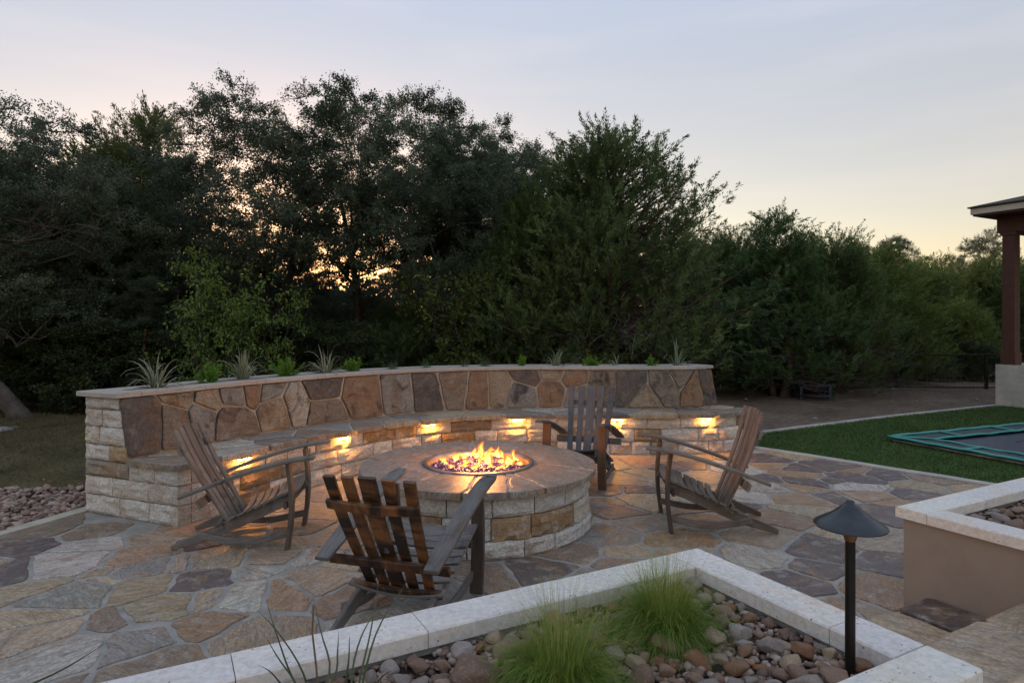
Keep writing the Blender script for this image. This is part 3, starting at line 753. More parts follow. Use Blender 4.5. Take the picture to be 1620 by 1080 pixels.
J = sorted([(a, a + (b - a + math.pi) % (2 * math.pi) - math.pi) for a, b in J])
for i in range(len(J)):
    a0, b0 = J[i]; a1, b1 = J[(i + 1) % len(J)]
    if i == len(J) - 1: a1 += 2 * math.pi; b1 += 2 * math.pi
    poly = []; ri, ro, g = 0.455, PIT_R, 0.011
    k = max(5, int(abs(b1 - b0) / 0.09)); ph = rgp.uniform(0, 40)
    jw = lambda r, a, sg: a + sg * g / r
    for t in range(k + 1):
        A = jw(ro, b0, 1) + (jw(ro, b1, -1) - jw(ro, b0, 1)) * t / k; R_ = ro + mnoise.noise((A * 4, ph, 1)) * 0.010; poly.append((R_ * math.cos(A), R_ * math.sin(A)))
    for t in (0.75, 0.5, 0.25):
        A = a1 + (b1 - a1) * t; R_ = ri + (ro - ri) * t; A += (mnoise.noise((i * 3.1 + 3.1, t * 3, 0)) * 0.05 - g) / R_; poly.append((R_ * math.cos(A), R_ * math.sin(A)))
    for t in range(k, -1, -1):
        A = jw(ri, a0, 1) + (jw(ri, a1, -1) - jw(ri, a0, 1)) * t / k; poly.append((ri * math.cos(A), ri * math.sin(A)))
    for t in (0.25, 0.5, 0.75):
        A = a0 + (b0 - a0) * t; R_ = ri + (ro - ri) * t; A += (mnoise.noise((i * 3.1, t * 3, 0)) * 0.05 + g) / R_; poly.append((R_ * math.cos(A), R_ * math.sin(A)))
    v, f = stone_slab(poly, lambda x, y, h: Vector((x, y, h)), PIT_H + rgp.uniform(-0.001, 0.003), PIT_H - 0.048, 0.008)
    f.append(tuple(range(3 * len(poly) - 1, 2 * len(poly) - 1, -1)))
    c = rgp.choice([(0.30, 0.255, 0.215), (0.34, 0.30, 0.25), (0.29, 0.27, 0.245), (0.32, 0.265, 0.21)]); link('top_slab', mesh('top_slab', v, f), M['flag'], pit, c)
mb = MB(); mb.lathe([(0.450, 0.470), (0.462, PIT_H + 0.010), (0.455, PIT_H + 0.014), (0.425, PIT_H + 0.012), (0.418, PIT_H - 0.01), (0.405, 0.42), (0.0, 0.415)], 64); mb.obj('burner_pan', M['steel'], pit, True)
# crushed glass
rng = np.random.default_rng(2)
def chunks(n, pos, r, rng, name):
    base = np.array([(1,0,0),(-1,0,0),(0,1,0),(0,-1,0),(0,0,1),(0,0,-1)], float); fc = [(0,2,4),(2,1,4),(1,3,4),(3,0,4),(2,0,5),(1,2,5),(3,1,5),(0,3,5)]
    V = []; F = []; tint = []
    for i in range(n):
        q = base * (r[i] * rng.uniform(0.6, 1.3, (6, 1))); a = rng.normal(size=(3, 3)); Q, _ = np.linalg.qr(a); q = q @ Q.T + pos[i]
        b = len(V); V += [tuple(t) for t in q]; F += [tuple(b + k for k in f) for f in fc]; tint += [rng.random()] * 8
    m = mesh(name, V, F); at = m.attributes.new('tint', 'FLOAT', 'FACE'); at.data.foreach_set('value', np.array(tint, np.float32)); return m
n = 2600; rr = 0.405 * np.sqrt(rng.random(n)); aa = rng.random(n) * 2 * np.pi
pos = np.stack([rr * np.cos(aa), rr * np.sin(aa), 0.435 + rng.random(n) * 0.03 - 0.012 * (rr / 0.4) ** 2], 1)
gl = link('fire_glass', chunks(n, pos, rng.uniform(0.007, 0.014, n), rng, 'fire_glass'), M['glassbit']); gl.location = (PIT_C.x, PIT_C.y, 0.0); stuff(gl)
gl['label'] = 'purple crushed fire glass filling the round burner pan'; gl['category'] = 'fire glass'
# flames: each tongue a twisted tapering sheet of gas, pale core in an orange sheath
fire = empty('fire', (PIT_C.x, PIT_C.y, 0.452)); tag(fire, 'low orange gas flames burning over the purple fire glass', 'fire')
rgf = random.Random(14)
def tongue(x, y, h, w, lx, ly, curl, seed):
    r = random.Random(seed); n = 14
    for nm, mt, k in (('flame', 'core', 1.0), ('flame_sheath', 'shell', 1.75)):
        v = []; f = []; uv = []; sd_ = 7
        for i in range(n + 1):
            t = i / n; prof = (math.sin(math.pi * min(1, t * 0.86 + 0.13)) ** 0.9) * (1 - 0.35 * t) + 0.02
            cx = x + lx * t + curl * math.sin(t * 5.2 + seed) * t * 0.55; cy = y + ly * t + curl * math.cos(t * 4.1 + seed * 2) * t * 0.4; tw = seed + t * 2.4
            ww = w * prof * k; dd = ww * 0.38
            for q in range(sd_):
                a = 2 * math.pi * q / sd_; ex, ey = ww * math.cos(a), dd * math.sin(a)
                wob = 1 + 0.30 * mnoise.noise((a * 1.5, t * 5, seed * 3.3))
                v.append((cx + (ex * math.cos(tw) - ey * math.sin(tw)) * wob, cy + (ex * math.sin(tw) + ey * math.cos(tw)) * wob, -0.01 + t * h * (1.0 if k == 1 else 1.10))); uv.append((t, q / sd_))
        for i in range(n):
            for q in range(sd_): a, b = i * sd_ + q, i * sd_ + (q + 1) % sd_; f.append((a, b, b + sd_, a + sd_))
        link(nm, mesh(nm, v, f, uv, True), M[mt], fire)
for k, (px, py, h, lx) in enumerate([(706, 733, .085, -.03), (720, 727, .10, .03), (733, 735, .075, .05), (742, 741, .06, .06), (752, 724, .16, .05), (760, 722, .19, .03), (771, 734, .20, .02), (775, 728, .13, -.03), (784, 741, .07, .07), (794, 739, .06, .08), (700, 728, .05, .03), (818, 727, .06, -.03), (712, 722, .07, .03), (735, 724, .08, -.03), (756, 732, .08, .03), (792, 731, .07, .02), (778, 738, .06, -.02), (750, 738, .05, .04), (765, 727, .10, -.02), (820, 734, .05, .03),
                                (789, 722, .14, -.02), (797, 723, .10, -.04), (805, 735, .13, -.01), (810, 730, .15, .03), (741, 733, .07, -.03), (768, 720, .12, .04), (727, 738, .05, .05), (715, 738, .05, -.02), (800, 731, .09, .04), (760, 741, .05, -.04), (745, 720, .10, .03), (781, 718, .10, -.02)]):
    q = P(px, py, 0.455) - Vector((PIT_C.x, PIT_C.y, 0.455)); tongue(q.x, q.y, h * 0.72, rgf.uniform(0.020, 0.036), lx, rgf.uniform(-0.02, 0.02), rgf.uniform(0.02, 0.05), k * 1.37 + 0.4)

fl_d = bpy.data.lights.new('fire_light', 'POINT'); fl_d.energy = 8.0; fl_d.color = (1.0, 0.36, 0.09); fl_d.shadow_soft_size = 0.16
fl = bpy.data.objects.new('fire_light', fl_d); C.objects.link(fl); fl.parent = fire; fl.location = (0, 0, 0.16)
# ------------------------------------------------------------------ raised planters, steps, terrace
CAP_Z, CAP_T, CW = 0.600, 0.058, 0.170
pl = empty('planter', W2(-0.5, 0.6, 0)); pl.location = (0, 0, 0); tag(pl, 'raised bed with pale travertine rim holding feather grass and the path lamp', 'planter')
mb = MB()
def abbox(mb, a0, a1, b0, b1, z0, z1):
    q = [W2(a0, b0, z0), W2(a1, b0, z0), W2(a1, b1, z0), W2(a0, b1, z0), W2(a0, b0, z1), W2(a1, b0, z1), W2(a1, b1, z1), W2(a0, b1, z1)]
    mb.add(q, [(0,3,2,1),(4,5,6,7),(0,1,5,4),(1,2,6,5),(2,3,7,6),(3,0,4,7)])
ZB = CAP_Z - CAP_T - 0.001
abbox(mb, -4.6, -0.025, 0.025, 0.150, -0.03, ZB); abbox(mb, -0.150, -0.025, 0.1505, 1.044, -0.03, ZB); abbox(mb, -4.6, -0.025, 1.0445, 1.169, -0.03, ZB)
mb.obj('planter_wall', M['concrete'], pl)
mb = MB(); abbox(mb, -4.5, -0.151, 0.151, 1.044, 0.2, 0.512); mb.obj('soil_bed', M['soil'], pl)
rgc = random.Random(8)
L1, L3 = [0.0, -0.172, -0.79, -1.395, -2.0, -2.61, -3.2, -3.8, -4.4], [0.0, -0.60, -1.2, -1.8, -2.4, -3.0, -3.6, -4.2]
for i in range(len(L1) - 1): coping(lambda u, w, z: W2(u, w, z), L1[i + 1] + 0.0015, L1[i] - 0.0015, 0.0, CW, CAP_Z - CAP_T, CAP_Z + rgc.uniform(-0.001, 0.001), 1, pl, tcol(rgc))
for b0, b1 in ((CW + 0.002, 0.80), (0.803, 1.022)): coping(lambda u, w, z: W2(w, u, z), b0, b1, -CW, 0.0, CAP_Z - CAP_T, CAP_Z + rgc.uniform(-0.001, 0.001), 1, pl, tcol(rgc))
for i in range(len(L3) - 1): coping(lambda u, w, z: W2(u, w, z), L3[i + 1] + 0.0015, L3[i] - 0.0015, 1.024, 1.194, CAP_Z - CAP_T, CAP_Z + rgc.uniform(-0.001, 0.001), 1, pl, tcol(rgc))
# second planter across the steps
RA, RB = 1.49, 0.04
pr = empty('planter', (0, 0, 0)); tag(pr, 'raised bed with tan stucco side beside the stone steps', 'planter')
mb = MB(); abbox(mb, RA + 0.03, RA + 0.15, RB + 0.03, 3.2, -0.03, ZB); abbox(mb, RA + 0.1505, 5.2, RB + 0.03, RB + 0.15, -0.03, ZB); mb.obj('planter_wall', M['stucco'], pr)
mb = MB(); abbox(mb, RA + 0.151, 5.1, RB + 0.151, 3.1, 0.2, 0.512); mb.obj('soil_bed', M['soil'], pr)
aL = [RA, RA + 0.62, RA + 1.23, RA + 1.85, RA + 2.5, RA + 3.1]
for i in range(len(aL) - 1): coping(lambda u, w, z: W2(u, w, z), aL[i] + 0.0015, aL[i + 1] - 0.0015, RB, RB + CW, CAP_Z - CAP_T, CAP_Z + rgc.uniform(-0.001, 0.001), 1, pr, tcol(rgc))
bL = [RB + CW + 0.002, 0.95, 1.58, 2.2, 2.8]
for i in range(len(bL) - 1): coping(lambda u, w, z: W2(w, u, z), bL[i] + 0.0015, bL[i + 1] - 0.0015, RA, RA + CW, CAP_Z - CAP_T, CAP_Z + rgc.uniform(-0.001, 0.001), 1, pr, tcol(rgc))
# steps: rough slabs on mortar
steps = MB(); abbox(steps, 0.005, RA + 0.02, 0.25, 0.6999, -0.02, 0.10); abbox(steps, 0.005, RA + 0.02, 0.70, 1.1499, -0.02, 0.25); abbox(steps, 0.005, RA + 0.02, 1.15, 1.9, -0.02, 0.40)
steps = struct(steps.obj('stone_steps', M['mortar_warm']))
for (z, b0, b1, parts) in ((0.15, 0.215, 0.70, [(0.0, 0.62, 'T'), (0.62, 1.19, 'T'), (1.19, 1.5, 'B')]), (0.30, 0.665, 1.15, [(0.0, 0.30, 'B'), (0.30, 1.10, 'T'), (1.10, 1.5, 'T')]), (0.45, 1.115, 1.9, [(0.0, 0.7, 'T'), (0.7, 1.5, 'R')])):
    for a0, a1, k in parts:
        q = roughen([(a0 + 0.008, b0), (a1 - 0.008, b0), (a1 - 0.008, b1), (a0 + 0.008, b1)], 0.09, 0.014, rgc, 0.08)
        q = [(min(max(x, 0.006), RA + 0.02), y) for x, y in q]
        v, f = stone_slab(q, lambda x, y, h: W2(x, y, h), z + rgc.uniform(-0.004, 0.004), z - 0.055, 0.014); f.append(tuple(range(3 * len(q) - 1, 2 * len(q) - 1, -1)))
        c = COL[k]; c = (0.10, 0.078, 0.068) if (k == 'B' and a0 > 1) else c
        link('step_slab', mesh('step_slab', v, f), M['flag'], steps, c)
mb = MB(); abbox(mb, -5.0, 0.0, 1.20, 5.5, 0.0, 0.44); abbox(mb, 0.001, RA + 0.02, 1.901, 5.5, 0.0, 0.44); struct(mb.obj('terrace', M['concrete']))
# lamp under the rim that washes the steps
sl = empty('wall_lamp', W2(0.0, 0.12, CAP_Z - CAP_T), math.atan2(U1.y, U1.x) + math.pi / 2); tag(sl, 'small lamp under the travertine rim washing the stone steps', 'lamp')
mb = MB(); mb.box((-0.066, -0.002, -0.014), (0.066, 0.024, -0.001)); mb.obj('housing', M['bronze'], sl)
mb = MB(); mb.box((-0.050, 0.002, -0.018), (0.050, 0.020, -0.0145)); mb.obj('lens', M['lens_step'], sl)
# ------------------------------------------------------------------ barrel-stave chairs (front = local +x)
def bez(pts, n):
    """Catmull-Rom through pts"""
    p = [Vector(q) for q in pts]; p = [p[0] * 2 - p[1]] + p + [p[-1] * 2 - p[-2]]; out = []
    m_ = len(p) - 3
    for k in range(n + 1):
        u = min(k / n * m_, m_ - 1e-6); i = int(u) + 1; t = u - int(u); a, b, c, d = p[i-1], p[i], p[i+1], p[i+2]
        out.append(0.5 * ((2*b) + (c-a)*t + (2*a-5*b+4*c-d)*t*t + (3*b-a-3*c+d)*t**3))
    return out
PROFILE = {'upright': [(-0.02, 0, 0.150), (-0.120, 0, 0.395), (-0.215, 0, 0.650), (-0.295, 0, 0.945)], 'reclined': [(-0.02, 0, 0.150), (-0.145, 0, 0.375), (-0.272, 0, 0.605), (-0.392, 0, 0.868)]}
def back_xz(t, kind='upright'):
    """side profile of the backrest, t = 0 foot .. 1 head"""
    return bez(PROFILE[kind], 40)[int(round(t * 40))]
def stave_mesh(name, fn, **kw):
    mb = MB(); fn(mb); return mesh(name, mb.v, mb.f, mb.uv)
RAIL = [(0.455, 0, 0.360), (0.30, 0, 0.292), (0.12, 0, 0.212), (-0.12, 0, 0.112), (-0.40, 0, 0.016)]
CH = {}
CH['front_leg'] = stave_mesh('front_leg', lambda mb: mb.beam(bez([(0.425, 0, 0.0), (0.452, 0, 0.20), (0.455, 0, 0.42), (0.432, 0, 0.620)], 8), (0, 1, 0), 0.082, 0.028))
CH['side_rail'] = stave_mesh('side_rail', lambda mb: mb.beam(bez(RAIL, 14), (0, 0, 1), [0.078] * 12 + [0.066, 0.054, 0.030], 0.028))
CH['lower_rail'] = stave_mesh('lower_rail', lambda mb: mb.beam(bez([(0.44, 0, 0.105), (0.20, 0, 0.060), (0.02, 0, 0.062), (-0.20, 0, 0.105)], 10), (0, 0, 1), 0.050, 0.024))
CH['arm'] = stave_mesh('arm', lambda mb: mb.beam(bez([(0.625, 0, 0.664), (0.42, 0, 0.638), (0.10, 0, 0.548), (-0.31, 0, 0.400)], 14), (0, 1, 0), [0.070, 0.088, 0.096] + [0.100] * 10 + [0.092, 0.082], 0.022))
def seat_slat(i):
    t = i / 8.0; q = bez(RAIL, 40)[int(1 + t * 26)]; q2 = bez(RAIL, 40)[int(1 + t * 26) + 1]; T = (q2 - q).normalized(); up = Vector((T.z, 0, -T.x)); up = up if up.z > 0 else -up
    c = q + up * 0.050
    if i == 0: c = c + Vector((0.0, 0, -0.004))
    return stave_mesh('seat_slat', lambda mb: mb.beam([c + Vector((0, y, 0)) + up * (0.040 * ((y / 0.285) ** 2) - 0.034) for y in np.linspace(-0.285, 0.285, 9)], T, 0.050, 0.018))
CH['slats'] = [seat_slat(i) for i in range(9)]
def back_stave(k, kind='upright'):
    ws = 0.098 if k == 0 else 0.066
    def fn(mb):
        path = []; wid = []
        for i in range(15):
            t = i / 14; q = back_xz(t, kind); lat = k * (0.088 + 0.026 * t); bow = 0.016 * (k / 2.0) ** 2
            path.append(Vector((q.x + bow, lat, q.z - 0.012 * abs(k) * t * 0.4))); wid.append(ws * (0.84 + 0.16 * t))
        mb.beam(path, (0, 1, 0.0), wid, 0.020)
    return stave_mesh('back_stave', fn)
for kind in PROFILE: CH['back_' + kind] = [back_stave(k, kind) for k in (-2, -1, 0, 1, 2)]
def bung(kind):
    """bore the bung hole through the middle stave"""
    o = bpy.data.objects.new('tmp_stave', CH['back_' + kind][2].copy()); C.objects.link(o); mb = MB(); q = back_xz(0.42, kind)
    mb.tube([(q.x - 0.1, 0.0, q.z - 0.03), (q.x + 0.1, 0.0, q.z + 0.03)], 0.019, 14)
    c = bpy.data.objects.new('tmp_bore', mesh('tmp_bore', mb.v, mb.f, mb.uv)); C.objects.link(c)
    md = o.modifiers.new('bore', 'BOOLEAN'); md.operation = 'DIFFERENCE'; md.object = c; md.solver = 'EXACT'
    bpy.context.view_layer.update(); dg = bpy.context.evaluated_depsgraph_get(); m_ = bpy.data.meshes.new_from_object(o.evaluated_get(dg)); m_.name = 'back_stave'
    bpy.data.objects.remove(o); bpy.data.objects.remove(c)
    if len(m_.polygons) > 20: CH['back_' + kind][2] = m_
for kind in PROFILE: bung(kind)
def brace(t, half, off, h, kind, sag=0.035):
    q = back_xz(t, kind); q2 = back_xz(min(1, t + 0.1), kind); T = (q2 - q).normalized(); nb = Vector((-T.z, 0, T.x)); nb = nb if nb.x < 0 else -nb
    return stave_mesh('brace', lambda mb: mb.beam([q + nb * (off + 0.004 - sag * (abs(y) / half) ** 2 * 0.5) + Vector((0, y, 0)) for y in np.linspace(-half, half, 9)], T, h, 0.024))
for kind in PROFILE: CH['upper_brace_' + kind] = brace(0.80, 0.262, 0.024, 0.056, kind); CH['arm_brace_' + kind] = brace(0.335, 0.355, 0.026, 0.062, kind, 0.0); CH['foot_brace_' + kind] = brace(0.055, 0.262, 0.026, 0.058, kind)
CH['stretcher'] = stave_mesh('stretcher', lambda mb: mb.beam([(0.405, y, 0.305) for y in np.linspace(-0.262, 0.262, 5)], (0, 0, 1), 0.055, 0.026))
CH['holder'] = stave_mesh('glass_holder', lambda mb: [mb.tube(q, 0.0028, 5) for q in ([(0.46, 0, 0.640), (0.46, 0, 0.560), (0.41, 0, 0.545), (0.41, 0, 0.600)], [(0.46, 0.03, 0.640), (0.46, 0.03, 0.560), (0.41, 0.03, 0.545), (0.41, 0.03, 0.600)], [(0.46, 0, 0.560), (0.46, 0.03, 0.560)])])
def notch():
    mb = MB(); mb.tube([(0.585, 0.012, 0.6705), (0.585, 0.012, 0.6730)], 0.011, 12); mb.box((0.580, -0.036, 0.6700), (0.588, 0.012, 0.6728)); return mesh('slot', mb.v, mb.f)  # solid dark shape on the arm; the opening's shade is only its colour
CH['slot'] = notch()
def chair(loc, rz, label, grey, brown, back_mat, back_col, extras, seed, kind='upright'):
    r = random.Random(seed); o = empty('barrel_stave_chair', loc, rz); tag(o, label, 'chair', 'barrel-stave chairs round the fire pit')
    def put(nm, key, mat='wood', col=grey, off=(0, 0, 0), data=None):
        k = r.uniform(0.82, 1.18); p = link(nm, data or CH[key], M[mat], o, (col[0] * k, col[1] * k, col[2] * k)); p.location = off; return p
    arms = {}
    for s in (-1, 1):
        put('leg', 'front_leg', 'wood', brown, (0, s * 0.283, 0)); put('side_rail', 'side_rail', 'wood', grey, (0, s * 0.226, 0))
        put('lower_rail', 'lower_rail', 'wood', grey, (0, s * 0.252, 0)); arms[s] = put('arm', 'arm', 'wood', grey, (0, s * 0.312, 0))
    for sl_ in CH['slats']: put('seat_slat', None, 'wood', grey, data=sl_)
    for st in CH['back_' + kind]: put('back_stave', None, back_mat, back_col, data=st)
    for nm in ('upper_brace', 'arm_brace', 'foot_brace'): put(nm, nm + '_' + kind, back_mat, back_col)
    put('stretcher', 'stretcher', 'wood', brown)
    if 'holder' in extras: put('glass_holder', 'holder', 'wire', (0.5, 0.5, 0.5), (0.04, extras['holder'] * 0.038, 0.0)).parent = arms[extras['holder']]
    if 'slot' in extras:
        put('bottle_slot_shade', 'slot', 'hole').parent = arms[extras['slot']]
    return o
GREY = (0.135, 0.120, 0.112); GREYB = (0.085, 0.092, 0.102); BRN = (0.130, 0.085, 0.058); GREYW = (0.195, 0.158, 0.128)
chair((-2.085, 4.895, 0.008), math.radians(6), 'weathered grey barrel-stave chair in front of the limestone bench end', (0.190, 0.168, 0.148), (0.155, 0.120, 0.092), 'wood', (0.210, 0.178, 0.156), {'holder': 1}, 1, 'reclined')
chair((-0.612, 3.575, 0.008), math.radians(73), 'barrel-stave chair with charred brown back facing the fire over a travertine rim', (0.195, 0.182, 0.175), (0.085, 0.062, 0.050), 'stain', (0.27, 0.110, 0.036), {'slot': -1}, 2, 'reclined')
chair((0.775, 6.79, 0.008), math.radians(249), 'blue-grey barrel-stave chair between the fire pit and the bench', GREYB, (0.13, 0.075, 0.042), 'wood', (0.098, 0.114, 0.136), {'holder': 1}, 3)
chair((1.695, 5.255, 0.008), math.radians(175), 'brownish barrel-stave chair facing the fire pit from the turf side', GREYW, (0.115, 0.082, 0.060), 'wood', (0.225, 0.178, 0.148), {'holder': -1}, 4)

# ------------------------------------------------------------------ path lamp
GZ = 0.520
q = P(1345, 1066, GZ); lamp = empty('path_lamp', (q.x, q.y, GZ - 0.02)); tag(lamp, 'dark mushroom-hat path lamp standing in the river stones', 'lamp'); k0 = q.y / F_PX; k = k0 * 0.885
hz = lambda y: (1066 - y) * k0 + 0.02                                        # heights above the lamp's foot
mb = MB(); mb.lathe([(0.0, 0.0), (8.6 * k, 0.0), (8.6 * k, hz(853)), (0.0, hz(853))], 24); mb.obj('stem', M['bronze'], lamp, False)
mb = MB(); mb.lathe([(8.6 * k, hz(855)), (9.6 * k, hz(853)), (12.0 * k, hz(846)), (13.0 * k, hz(838)), (11.0 * k, hz(836)), (0, hz(834))], 24); mb.tube([(-12 * k, -4 * k, hz(842)), (-16 * k, -5 * k, hz(842))], 2.4 * k, 8); mb.obj('socket', M['copper'], lamp, True)
mb = MB(); mb.lathe([(0.0, hz(790.5)), (5.0 * k, hz(790.5)), (6.6 * k, hz(792.5)), (7.2 * k, hz(796)), (11.5 * k, hz(797.5)), (15.5 * k, hz(800)), (19 * k, hz(804)), (27 * k, hz(810)), (38 * k, hz(817)), (50 * k, hz(823)), (59.5 * k, hz(828.5)), (61 * k, hz(831)), (60 * k, hz(832)), (48 * k, hz(827)), (26 * k, hz(816)), (8 * k, hz(812)), (7 * k, hz(838))], 56); mb.obj('hat', M['hat'], lamp, True)

# ------------------------------------------------------------------ river stones
def pebble_meshes(n, sub, seed):
    out = []
    for i in range(n):
        bm = bmesh.new(); bmesh.ops.create_icosphere(bm, subdivisions=sub, radius=1.0); r = random.Random(seed + i); off = Vector((r.uniform(0, 50), r.uniform(0, 50), 0)); kk = r.uniform(0.55, 0.9); flat = r.uniform(0.5, 0.75)
        cuts = [(Vector((r.gauss(0, 1), r.gauss(0, 1), r.gauss(0, 1))).normalized(), r.uniform(0.48, 0.76)) for _ in range(11)]
        for v in bm.verts:
            c = v.co.copy()
            for nn, dd in cuts:
                e = c.dot(nn) - dd
                if e > 0: c -= nn * e * 0.88
            c *= 1 + 0.20 * mnoise.noise(c * 0.9 + off) + 0.05 * mnoise.noise(c * 2.8 + off)
            v.co = Vector((c.x, c.y * (0.7 + 0.3 * kk), c.z * flat))
        m_ = bpy.data.meshes.new('river_stone'); bm.to_mesh(m_); bm.free(); m_.polygons.foreach_set('use_smooth', [True] * len(m_.polygons)); out.append(m_)
    return out
RS = pebble_meshes(9, 3, 40)
for m_ in RS: m_.materials.append(M['river'])
RIV = {'brown': [(0.25, 0.15, 0.105), (0.20, 0.12, 0.085), (0.29, 0.18, 0.12)], 'tan': [(0.40, 0.29, 0.195), (0.36, 0.275, 0.20), (0.44, 0.33, 0.215)], 'grey': [(0.33, 0.275, 0.25), (0.28, 0.235, 0.215), (0.38, 0.33, 0.305)], 'rust': [(0.26, 0.115, 0.048), (0.23, 0.12, 0.06)]}
def river(place, x, y, z, r, rg, key=None):
    key = key or rg.choice(['brown', 'brown', 'brown', 'tan', 'tan', 'grey', 'grey', 'rust'])
    o = link('river_stone', rg.choice(RS), None, None, rg.choice(RIV[key])); o.location = (x, y, z); o.scale = (r * rg.uniform(0.95, 1.25), r * rg.uniform(0.95, 1.2), r * rg.uniform(0.85, 1.15)); o.rotation_euler = (rg.uniform(-0.4, 0.4), rg.uniform(-0.4, 0.4), rg.uniform(0, 6.28))
    tag(o, {'brown': 'smooth brown', 'tan': 'pale tan', 'grey': 'pinkish grey', 'rust': 'rust orange'}[key] + ' river stone lying in ' + place, 'stone', key + ' river stones in ' + place)
rgv = random.Random(77); placed = []
def pack(place, a0, a1, b0, b1, zb, sizes, limit, rg):
    n = 0; mine = []
    for r_, tries in sizes:
        for t in range(tries):
            if n >= limit: return
            rr = r_ * rg.uniform(0.85, 1.15); a, b = rg.uniform(a0 + rr, a1 - rr), rg.uniform(b0 + rr, b1 - rr)
            if any((a - x) ** 2 + (b - y) ** 2 < (0.86 * (rr + q)) ** 2 for x, y, q in mine): continue
            p = W2(a, b, 0); px, py = proj((p.x, p.y, zb))
            if px < 330 or px > 1690 or py > 1130: continue
            mine.append((a, b, rr)); n += 1; river(place, p.x, p.y, zb + rr * 0.42 + rg.uniform(-0.3, 0.35) * rr, rr, rg)
    return
LA, LB = ab(q.x, q.y)
pack('the feather grass bed', -1.95, -0.158, 0.158, 1.036, 0.517, [(0.072, 5), (0.056, 28), (0.044, 160), (0.035, 900), (0.027, 2500)], 285, rgv)
pack('the stucco planter', RA + 0.18, RA + 1.0, RB + 0.18, 0.85, 0.517, [(0.058, 12), (0.044, 60), (0.034, 300)], 48, rgv)
def gravel(name, n, fn, r0, r1, seed, label, cat):
    """many small rounded pebbles as one body"""
    rng = np.random.default_rng(seed); bm = bmesh.new(); bmesh.ops.create_icosphere(bm, subdivisions=1, radius=1.0)
    bv = np.array([v.co[:] for v in bm.verts]); bf = np.array([[v.index for v in f.verts] for f in bm.faces]); bm.free(); nv = len(bv)
    V = np.zeros((n, nv, 3)); T = np.repeat(rng.random(n), len(bf))
    for i in range(n):
        p = fn(rng); r = rng.uniform(r0, r1); a = rng.normal(size=(3, 3)); Q, _ = np.linalg.qr(a)
        sc = np.array([rng.uniform(0.8, 1.4), rng.uniform(0.7, 1.1), rng.uniform(0.5, 0.75)]); c, s = math.cos(rng.uniform(0, 6.3)), math.sin(rng.uniform(0, 6.3))
        w = (bv * (1 + 0.14 * rng.normal(size=(nv, 1)))) @ Q.T * sc * r; V[i] = w @ np.array([[c, -s, 0], [s, c, 0], [0, 0, 1]]).T + np.array(p)
    Fc = (bf[None] + (np.arange(n) * nv)[:, None, None]).reshape(-1, 3)
    m_ = bpy.data.meshes.new(name); m_.from_pydata(V.reshape(-1, 3), [], Fc.tolist()); m_.polygons.foreach_set('use_smooth', [True] * len(m_.polygons))
    at = m_.attributes.new('tint', 'FLOAT', 'FACE'); at.data.foreach_set('value', T.astype(np.float32))
    o = link(name, m_, M['pebble']); stuff(o); o['label'] = label; o['category'] = cat; return o
def left_bed(rng):
    while True:
        x, y = rng.uniform(-6.6, -3.6), rng.uniform(3.6, 7.3)
        e = LE0 + (LE1 - LE0) * ((y - LE0.y) / (LE1.y - LE0.y))
        if y > 5.78: e = LE1 + Vector((-0.06, 0.0)) - Vector((0.14, 0)) * (y - 5.78)
        if x < e.x - 0.14 and y < 6.95 + 0.22 * (x + 4.5) + 0.10 * math.sin(x * 3.1): return (x, y, 0.0 + rng.uniform(-0.03, 0.02))
gravel('pebble_bed', 5200, left_bed, 0.020, 0.042, 4, 'bed of small pinkish brown pebbles between dry lawn and patio', 'pebbles')
def bed_fill(a0, a1, b0, b1, z):
    def fn(rng): p = W2(rng.uniform(a0, a1), rng.uniform(b0, b1), z + rng.uniform(-0.006, 0.010)); return (p.x, p.y, p.z)
    return fn
gravel('small_gravel', 3200, bed_fill(-2.2, -0.165, 0.165, 1.03, 0.517), 0.010, 0.020, 5, 'fine gravel between the river stones around the feather grass', 'gravel')
gravel('small_gravel', 900, bed_fill(RA + 0.165, RA + 1.3, RB + 0.165, 1.0, 0.517), 0.010, 0.020, 6, 'fine gravel between the river stones of the stucco planter', 'gravel')

# ------------------------------------------------------------------ blades and small plants
def blades(rng, n, base_r, L, W, spread, gravity, seg=4, tipcol=None, straight=0.0, up=1.0):
    """arching blades from one crown: (n*seg,4,3) quads and tint"""
    az = rng.uniform(0, 2 * np.pi, n); ln = rng.uniform(*L, n); sp = np.abs(rng.normal(0, spread, n)); w = rng.uniform(*W, n)
    d = np.stack([np.cos(az) * np.sin(sp), np.sin(az) * np.sin(sp), np.cos(sp) * up], 1); d = unit(d)
    br = base_r * np.sqrt(rng.random(n)); ba = az + rng.normal(0, 0.7, n); p = np.stack([br * np.cos(ba), br * np.sin(ba), np.zeros(n)], 1)
    side = unit(np.stack([-np.sin(az), np.cos(az), np.zeros(n)], 1) + rng.normal(0, 0.25, (n, 3))); Q = []; g = gravity * rng.uniform(0.5, 1.5, n)
    for k in range(seg):
        t0, t1 = k / seg, (k + 1) / seg; w0, w1 = w * (1 - t0 ** 2.2), w * (1 - t1 ** 2.2); nd = d.copy(); nd[:, 2] -= g * (k + 0.5) / seg; nd = unit(nd); q = p + nd * (ln / seg)[:, None]
        Q.append(np.stack([p - side * w0[:, None] / 2, p + side * w0[:, None] / 2, q + side * w1[:, None] / 2, q - side * w1[:, None] / 2], 1)); p = q; d = nd
    return np.concatenate(Q), np.tile(np.clip(rng.normal(0.45, 0.22, n), 0, 1), seg)
def plant(name, loc, V, tint, mat, label, cat, group, col=(1, 1, 1), part='blades'):
    o = link(name, quads_mesh(part, V, tint), M[mat], None, col); o.location = loc; tag(o, label, cat, group); return o
